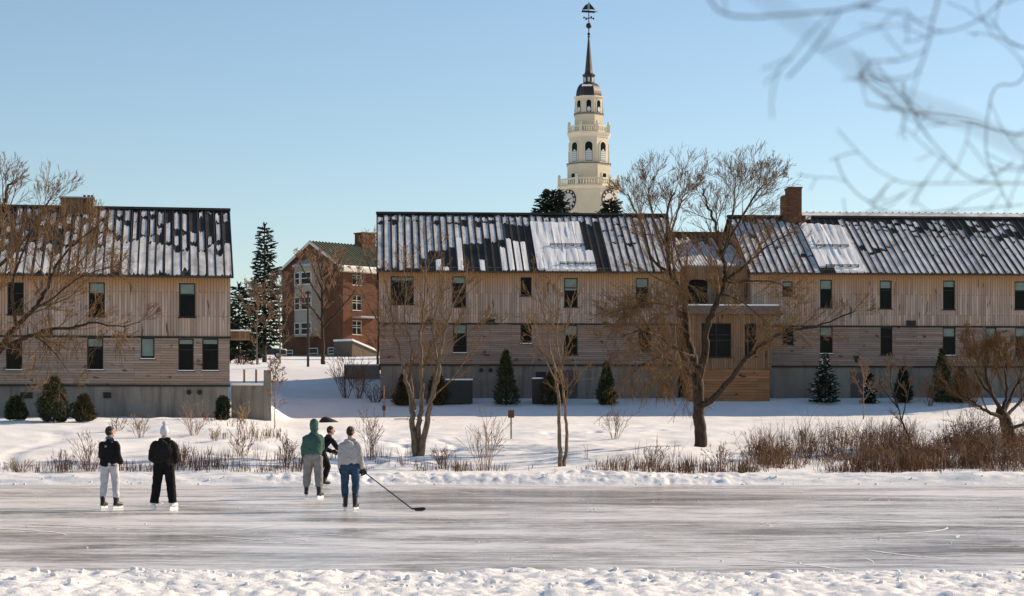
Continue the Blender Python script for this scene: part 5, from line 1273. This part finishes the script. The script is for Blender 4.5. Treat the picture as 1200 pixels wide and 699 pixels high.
def person(label, pos, yaw, S, J):
    """J: joints and clothes in metres for a person of natural size, scaled by S; the local +y axis points where the body faces"""
    root = thing('person', label, 'person', pos, yaw, 'people skating on the ice'); root.scale = (S, S, S)
    V = Vector; g = lambda k: V(J[k])
    nk, hd, pel = g('neck'), g('head'), g('pelvis'); tw = J.get('twist', 0.0); pt = J.get('pel_turn', 0.0)
    ch = pel.lerp(nk, .62)
    b = MB()
    torso(b, [(pel + V((0, 0, -.10)), .13, .10, pt), (pel, .17, .115, pt), (pel.lerp(nk, .3), .145, .10, (tw + pt) / 2), (ch, .175, .115, tw), (pel.lerp(nk, .85), .165, .095, tw), (nk + V((0, 0, -.015)), .07, .065, tw)])
    b.tube([nk - V((0, 0, .06)), nk.lerp(hd, .6)], [.062, .055], 12)
    HM = head_mb(b, hd, J.get('head_yaw', 0), J.get('head_pitch', 0))
    for s_ in 'LR':
        sh, el, wr_ = g('sh' + s_), g('el' + s_), g('wr' + s_)
        ins = V((sh.x * .45 + nk.x * .55, sh.y * .5 + nk.y * .5, sh.z - .04)); arm = smooth_path([ins, V((sh.x * .88 + nk.x * .12, sh.y, sh.z - .018)), sh.lerp(el, .2), sh.lerp(el, .55), el, el.lerp(wr_, .4), wr_], 4)
        b.tube(arm, [float(np.interp(i / 4.0, range(7), [.045, .05, .05, .045, .038, .039, .027])) for i in range(len(arm))], 12)
        hp, kn, an = g('hp' + s_), g('kn' + s_), g('an' + s_)
        b.tube([hp + V((0, 0, .06)), hp, hp.lerp(kn, .5), kn, kn.lerp(an, .35), an], [.07, .088, .072, .054, .056, .036], 12)
        b.tube([an, an + V((0, 0, -.05))], [.036, .04], 10)
    body = fuse(b, .012, 3)
    hm = MB()
    for s_ in 'LR':
        el, wr_ = g('el' + s_), g('wr' + s_); d = V(J['hd' + s_]) if 'hd' + s_ in J else (wr_ - el)
        inward = V((1, 0, 0)) * (1 if s_ == 'L' else -1); nrm = V(J['pn' + s_]) if 'pn' + s_ in J else inward
        hand(hm, wr_ - d.normalized() * .012, d, nrm, V(J.get('th' + s_, (0, 1, 0))), J.get('curl' + s_, .5))
    # hands become part of the one body mesh
    n0 = len(body.vertices); v = [tuple(x.co) for x in body.vertices] + hm.v; f = [tuple(p.vertices) for p in body.polygons] + [tuple(n0 + i for i in q) for q in hm.f]
    me = bpy.data.meshes.new('body'); me.from_pydata(v, [], f); me.polygons.foreach_set('use_smooth', [True] * len(f)); bpy.data.meshes.remove(body)
    put(me, 'body', SKIN, root)
    for s_ in (-1, 1):
        e = MB(); e.ball((0, 0, 0), .011, 10, 8); eo = e.build('eye', EYE_M, root, smooth=True); eo.location = HM @ V((s_ * .032, .083, .012))
    # trousers
    if J.get('trousers'):
        col, loose, ank = J['trousers']; t = MB()
        torso(t, [(pel + V((0, 0, -.13)), .12 + loose * .5, .10 + loose, pt), (pel + V((0, -.01, -.05)), .165 + loose, .125 + loose, pt), (pel + V((0, 0, .05)), .165 + loose * .6, .12 + loose * .6, pt), (pel + V((0, 0, .12)), .155, .11, pt)])
        for s_ in 'LR':
            hp, kn, an = g('hp' + s_), g('kn' + s_), g('an' + s_); lo = an.lerp(kn, J.get('hem', .12))
            t.tube([hp + V((0, 0, .05)), hp, hp.lerp(kn, .5), kn, kn.lerp(lo, .4), kn.lerp(lo, .8), lo], [.08, .10 + loose, .084 + loose, .068 + loose, .067 + loose, .055 + loose * 1.15, ank], 14)
        put(fuse(t, .012, 2, .013, 8.0, 3.1 + S, .6), 'trousers', col, root)
    # jacket or hooded top
    col, loose, hem, puff = J['top']; t = MB(); hz = pel + V((0, 0, hem))
    torso(t, [(hz, .165 + loose, .13 + loose, pt), (hz + V((0, 0, .035)), .172 + loose * 1.15, .135 + loose * 1.1, pt), (pel.lerp(nk, .3) + V((0, -.01, 0)), .165 + loose * 1.2, .122 + loose * 1.1, (tw + pt) / 2), (ch + V((0, -.005, 0)), .192 + loose, .132 + loose, tw), (pel.lerp(nk, .84), .168 + loose * .6, .112 + loose * .6, tw), (pel.lerp(nk, .94), .105 + loose * .3, .085 + loose * .3, tw), (nk + V((0, .004, .045 if J.get('hood') == 'down' else .02)), .074, .072, tw)])
    for s_ in 'LR':
        sh, el, wr_ = g('sh' + s_), g('el' + s_), g('wr' + s_)
        ins = V((sh.x * .45 + nk.x * .55, sh.y * .5 + nk.y * .5, sh.z - .035)); mid_ = V((sh.x * .9 + nk.x * .1, sh.y, sh.z - .012)); drop = sh.lerp(el, .18) + (sh - nk).normalized() * .006
        arm = smooth_path([ins, mid_, drop, sh.lerp(el, .55), el, el.lerp(wr_, .45), el.lerp(wr_, .9), wr_ - (wr_ - el).normalized() * .01], 4); rr = [.058, .062 + loose * .3, .062 + loose * .5, .056 + loose * .7, .050 + loose * .8, .048 + loose * .8, .044 + loose * .7, .034 + loose * .3]
        t.tube(arm, [float(np.interp(i / 4.0, range(8), rr)) for i in range(len(arm))], 14)
    if J.get('hood') == 'up':
        M_ = HM; h = MB()
        h.ball((0, -.018, .018), (.104, .122, .128), 20, 14); h.ball((0, -.03, -.085), (.098, .10, .09), 16, 10)
        h.v = [tuple(M_ @ V(x)) for x in h.v]; t.merge(h)
    elif J.get('hood') == 'down':
        h = MB(); ct, st_ = math.cos(tw), math.sin(tw)
        rs = []
        for k in range(15):
            a = math.pi * (1.5 + 1.5 * (k / 14 - .5)); x, y = .105 * math.cos(a), .088 * math.sin(a) - .01; rs.append(nk + V((x * ct - y * st_, x * st_ + y * ct, .01 - .05 * abs(math.sin(a)))))
        h.tube(rs, [.028] + [.040] * 13 + [.028], 10); x, y = 0, -.125
        h.ball(nk + V((x * ct - y * st_, x * st_ + y * ct, -.09)), (.085, .045, .085), 14, 10); t.merge(h)
    elif J.get('hood') == 'collar':
        t.tube([nk + V((0, 0, -.02)), nk + V((0, .005, .05))], [.088, .078], 14)
    put(fuse(t, .0125, 3, puff, 6.5 if puff > .012 else 8.5, 9.7 * S, .8), J.get('top_name', 'jacket'), col, root)
    return root, HM

def hair_cap(root, HM, mat, name, rx=.087, top=.104, back=-.055, pom=None, low=-.012):
    h = MB(); h.ball((0, -.014, .026), (rx, .103, top), 20, 14); h.ball((0, -.042, low), (rx * .9, .07, .075), 16, 10)
    # leave the face free
    me = fuse(h, .011, 2, .010 if name == 'hair' else .004, 22 if name == 'hair' else 14, 4.4)
    n = len(me.vertices); co = np.empty(n * 3); me.vertices.foreach_get('co', co); co = co.reshape(-1, 3)
    f = (co[:, 2] < .055) & (co[:, 1] > .03); co[f, 1] = .03 - (co[f, 1] - .03) * .1; me.vertices.foreach_set('co', co.ravel())
    o = put(me, name, mat, root); o.matrix_local = HM
    if pom:
        b = MB(); b.ball((0, 0, 0), .05, 14, 10); p = put(fuse(b, .01, 1, .012, 60), 'pompom', pom, o); p.location = (0, -.03, .03 + top + .03)
    return o
def glove(root, wrist, d, nrm, thumb, curl, mat=GLV, fat=1.75, cuff=.06):
    m = MB(); hand(m, wrist, d, nrm, thumb, curl, 1.12, fat); dn = d.normalized(); m.tube([wrist - dn * .09, wrist - dn * .03, wrist + dn * .03], [cuff, cuff * .95, .045], 12)
    return put(fuse(m, .0085, 1), 'glove', mat, root)

M_black = mat_cloth('black_jacket_cloth', (.014, .013, .014)); M_puff = mat_cloth('black_quilted_cloth', (.018, .0155, .014)); M_blkp = mat_cloth('black_trouser_cloth', (.010, .010, .011))
M_wht = mat_cloth('pale_sweat_cloth', (.52, .51, .53)); M_green = mat_cloth('green_fleece', (.058, .118, .094)); M_gry = mat_cloth('grey_sweat_cloth', (.235, .22, .215)); M_lgry = mat_cloth('light_grey_fleece', (.40, .385, .375)); M_jean = mat_cloth('blue_denim', (.030,.062,.108)); M_navy = mat_cloth('dark_navy_cloth', (.014, .014, .018)); M_knit = mat_cloth('pale_knit', (.60, .60, .62)); M_blue = mat_cloth('blue_collar_cloth', (.09, .16, .33))
def ice_spot(px, py): y = F * EYE / (py - HZ); return Vector(((px - 600) / F * y, y, 0.0))
V = Vector
# 1: black jacket, pale trousers, looking right
J1 = dict(pelvis=(0,0,1.04), neck=(.0,.02,1.53), head=(.015,.035,1.70), head_yaw=R(-48), twist=R(-22), pel_turn=R(-10),
     shL=(-.165,.05,1.45), elL=(-.195,.10,1.17), wrL=(-.05,.30,1.06), shR=(.165,-.03,1.45), elR=(.205,-.05,1.17), wrR=(.215,.17,1.02), hpL=(-.095,0,.98), knL=(-.125,.05,.59), anL=(-.14,-.01,.22), hpR=(.095,0,.98), knR=(.13,.06,.59), anR=(.155,0,.22),
     curlR=.5, curlL=.5, hdR=(.12,.6,-.55), top=(M_black, .026, -.10, .016), hood='collar', trousers=(M_wht, .016, .062), hem=.10)
p1, HM = person('person in a black jacket and pale trousers, bareheaded, looking right', ice_spot(128, 597.5), R(-4), 1.0, J1)
hair_cap(p1, HM, HAIR, 'hair')
m = MB(); m.tube([(0, .03, 1.545), (-.0, .025, 1.60)], [.082, .076], 14); m.build('collar', M_blue, p1, smooth=True)
m = MB(); 
for a, b_, c_, d_ in ((-.03,.0,.03,.006), (-.03,.014,.012,.02), (-.03,.028,.022,.034)): m.prism([(a, 0, b_), (c_, 0, b_), (c_, 0, d_), (a, 0, d_)], (0, -.004, 0))
lg = m.build('chest_mark', SK_W, p1); lg.location = (-.03, -.158, 1.37); lg.rotation_euler = (0, 0, R(-20))
skate(p1, (-.14, .02, 0), R(-12), SK_B, SK_W, .30); skate(p1, (.155, .03, 0), R(-30), SK_B, SK_W, .30)
# extra forearm hand seen to the right: raised left hand
# 2: pale beanie, black puffer, wide black trousers
J2 = dict(pelvis=(0,0,1.05), neck=(0,.05,1.54), head=(.0,.085,1.69), head_yaw=R(8), head_pitch=R(-12), shL=(-.19,.03,1.46), elL=(-.275,.02,1.17), wrL=(-.20,.20,1.04), shR=(.19,.03,1.46), elR=(.275,.02,1.17), wrR=(.20,.20,1.04),
     hpL=(-.10,0,.98), knL=(-.155,.04,.59), anL=(-.20,0,.22), hpR=(.10,0,.98), knR=(.145,.04,.59), anR=(.185,0,.22), hdL=(.5,.7,-.3), hdR=(-.5,.7,-.3), top=(M_puff, .042, -.04, .024), hood='down', trousers=(M_blkp, .035, .098), hem=-.18)
p2, HM = person('person in a black puffer jacket, black trousers and pale pointed beanie', ice_spot(192, 598), R(2), 1.0, J2)
hair_cap(p2, HM, M_knit, 'beanie', .094, .135, pom=M_knit, low=.0)
skate(p2, (-.205, .02, 0), R(24), SK_W, SK_W, .26); skate(p2, (.19, .02, 0), R(-26), SK_W, SK_W, .26)
# 3: green hood up, grey trousers, gliding away with one foot ahead
J3 = dict(pelvis=(0,0,1.06), neck=(.01,.05,1.56), head=(.01,.075,1.735), head_yaw=R(18), twist=R(6), shL=(-.17,.02,1.46), elL=(-.215,.0,1.19), wrL=(-.225,.10,.95), shR=(.165,.04,1.46), elR=(.18,.11,1.20), wrR=(.10,.33,1.12),
     hpL=(-.10,0,.99), knL=(-.14,.10,.61), anL=(-.165,.02,.25), hpR=(.10,0,.99), knR=(.125,.03,.60), anR=(.15,-.06,.22), top=(M_green, .034, -.02, .020), hood='up', top_name='hoodie', trousers=(M_gry, .034, .060), hem=.04)
p3, HM = person('person in a green hooded top with the hood up and loose grey trousers', ice_spot(367, 585), R(0), 1.06, J3)
skate(p3, (-.165, .045, .02), R(12), SK_B, SK_W, .40); skate(p3, (.15, -.05, 0), R(-22), SK_B, SK_W, .30)
glove(p3, V(J3['wrL']) + V((0, .01, -.02)), V((-.05, .12, -1)), V((1, .2, 0)), V((0, 1, 0)), .45); glove(p3, V(J3['wrR']), V((-.3, 1, -.2)), V((-.6, 0, -.6)), V((-.3, .2, 1)), .6)
# 4: dark clothes far off, leaning, arm out to the right
J4 = dict(pelvis=(-.02,-.06,.97), neck=(.03,.24,1.37), head=(.045,.31,1.53), head_yaw=R(-30), twist=R(-10), shL=(-.16,.18,1.29), elL=(-.24,.30,1.05), wrL=(-.12,.50,.96), shR=(.20,.17,1.29), elR=(.40,.20,1.09), wrR=(.60,.30,.93),
     hpL=(-.10,-.06,.91), knL=(-.10,.10,.56), anL=(-.07,-.04,.22), hpR=(.09,-.06,.91), knR=(.13,.12,.57), anR=(.12,.0,.22), top=(M_navy, .030, -.04, .010), hood='collar', trousers=(M_blkp, .020, .066), hem=.08)
p4, HM = person('person in dark clothes skating farther off, leaning with an arm out', ice_spot(376.5, 571), R(-42), 1.08, J4)
hair_cap(p4, HM, HAIR, 'hair')
skate(p4, (-.07, -.02, 0), R(10), SK_B, SK_W, .28); skate(p4, (.12, .02, 0), R(-8), SK_B, SK_W, .28)
glove(p4, V(J4['wrR']), V((.75, .3, -.6)), V((-.5, .6, -.5)), V((.2, 1, .2)), .6)
glove(p4, V(J4['wrL']), V((.5, .8, -.3)), V((.5, -.3, -.6)), V((0, .2, 1)), .6)
# 5: light grey hoodie, jeans, hockey stick in the right hand
J5 = dict(pelvis=(0,0,1.03), neck=(.0,.03,1.52), head=(.01,.05,1.70), head_yaw=R(-6), shL=(-.165,.0,1.44), elL=(-.205,-.03,1.15), wrL=(-.205,.08,.91), shR=(.165,.0,1.44), elR=(.225,-.03,1.15), wrR=(.265,.09,.91),
     hpL=(-.095,0,.97), knL=(-.115,.07,.58), anL=(-.10,0,.22), hpR=(.095,0,.97), knR=(.12,.08,.58), anR=(.115,0,.22), top=(M_lgry, .023, -.03, .019), hood='down', top_name='hoodie', trousers=(M_jean, .014, .064), hem=.22)
s5 = ice_spot(410, 599)
p5, HM = person('person in a light grey hooded top and blue jeans holding a hockey stick', s5, R(0), 1.0, J5)
hair_cap(p5, HM, HAIR, 'hair')
skate(p5, (-.10, .02, 0), R(14), SK_B, SK_W, .36); skate(p5, (.115, .02, 0), R(-14), SK_B, SK_W, .36)
glove(p5, V(J5['wrL']) + V((0, 0, -.01)), V((0, .10, -1)), V((1, .2, .1)), V((0, 1, 0)), .55)
gr = V((.30, .14, .83)); e_ = V((484.0, 0, 0)); tipx = (484 - 600) / F * (s5.y - .15) - s5.x; tip = V((tipx, -.15, .035))
ax = (tip - gr).normalized(); glove(p5, V(J5['wrR']) + V((.005, .01, -.005)), V((.25, .25, -1)), V((-.3, 1, .1)), V((-1, .2, -.1)), .85)
st = thing('hockey_stick', 'black hockey stick slanting from the grey hooded person to its blade on the ice', 'hockey stick', s5)
top_ = gr - ax * .16
m = MB(); m.tube([top_, top_ + ax * .02, gr, tip], [.017, .015, .014, .015], 6); m.build('shaft', SK_B, st)
m = MB(); pr = [tip + V((-.03, 0, .03)), tip + V((.06, .0, -.028)), tip + V((.20, .0, -.030)), tip + V((.26, .0, -.01)), tip + V((.27, 0, .035)), tip + V((.23, 0, .052)), tip + V((.06, 0, .042))]
m.prism(pr, (0, .03, 0)); m.build('blade', SK_B, st); m = MB(); m.tube([top_ - ax * .005, top_ + ax * .12], [.02, .018], 8); m.build('grip_tape', SK_W, st)
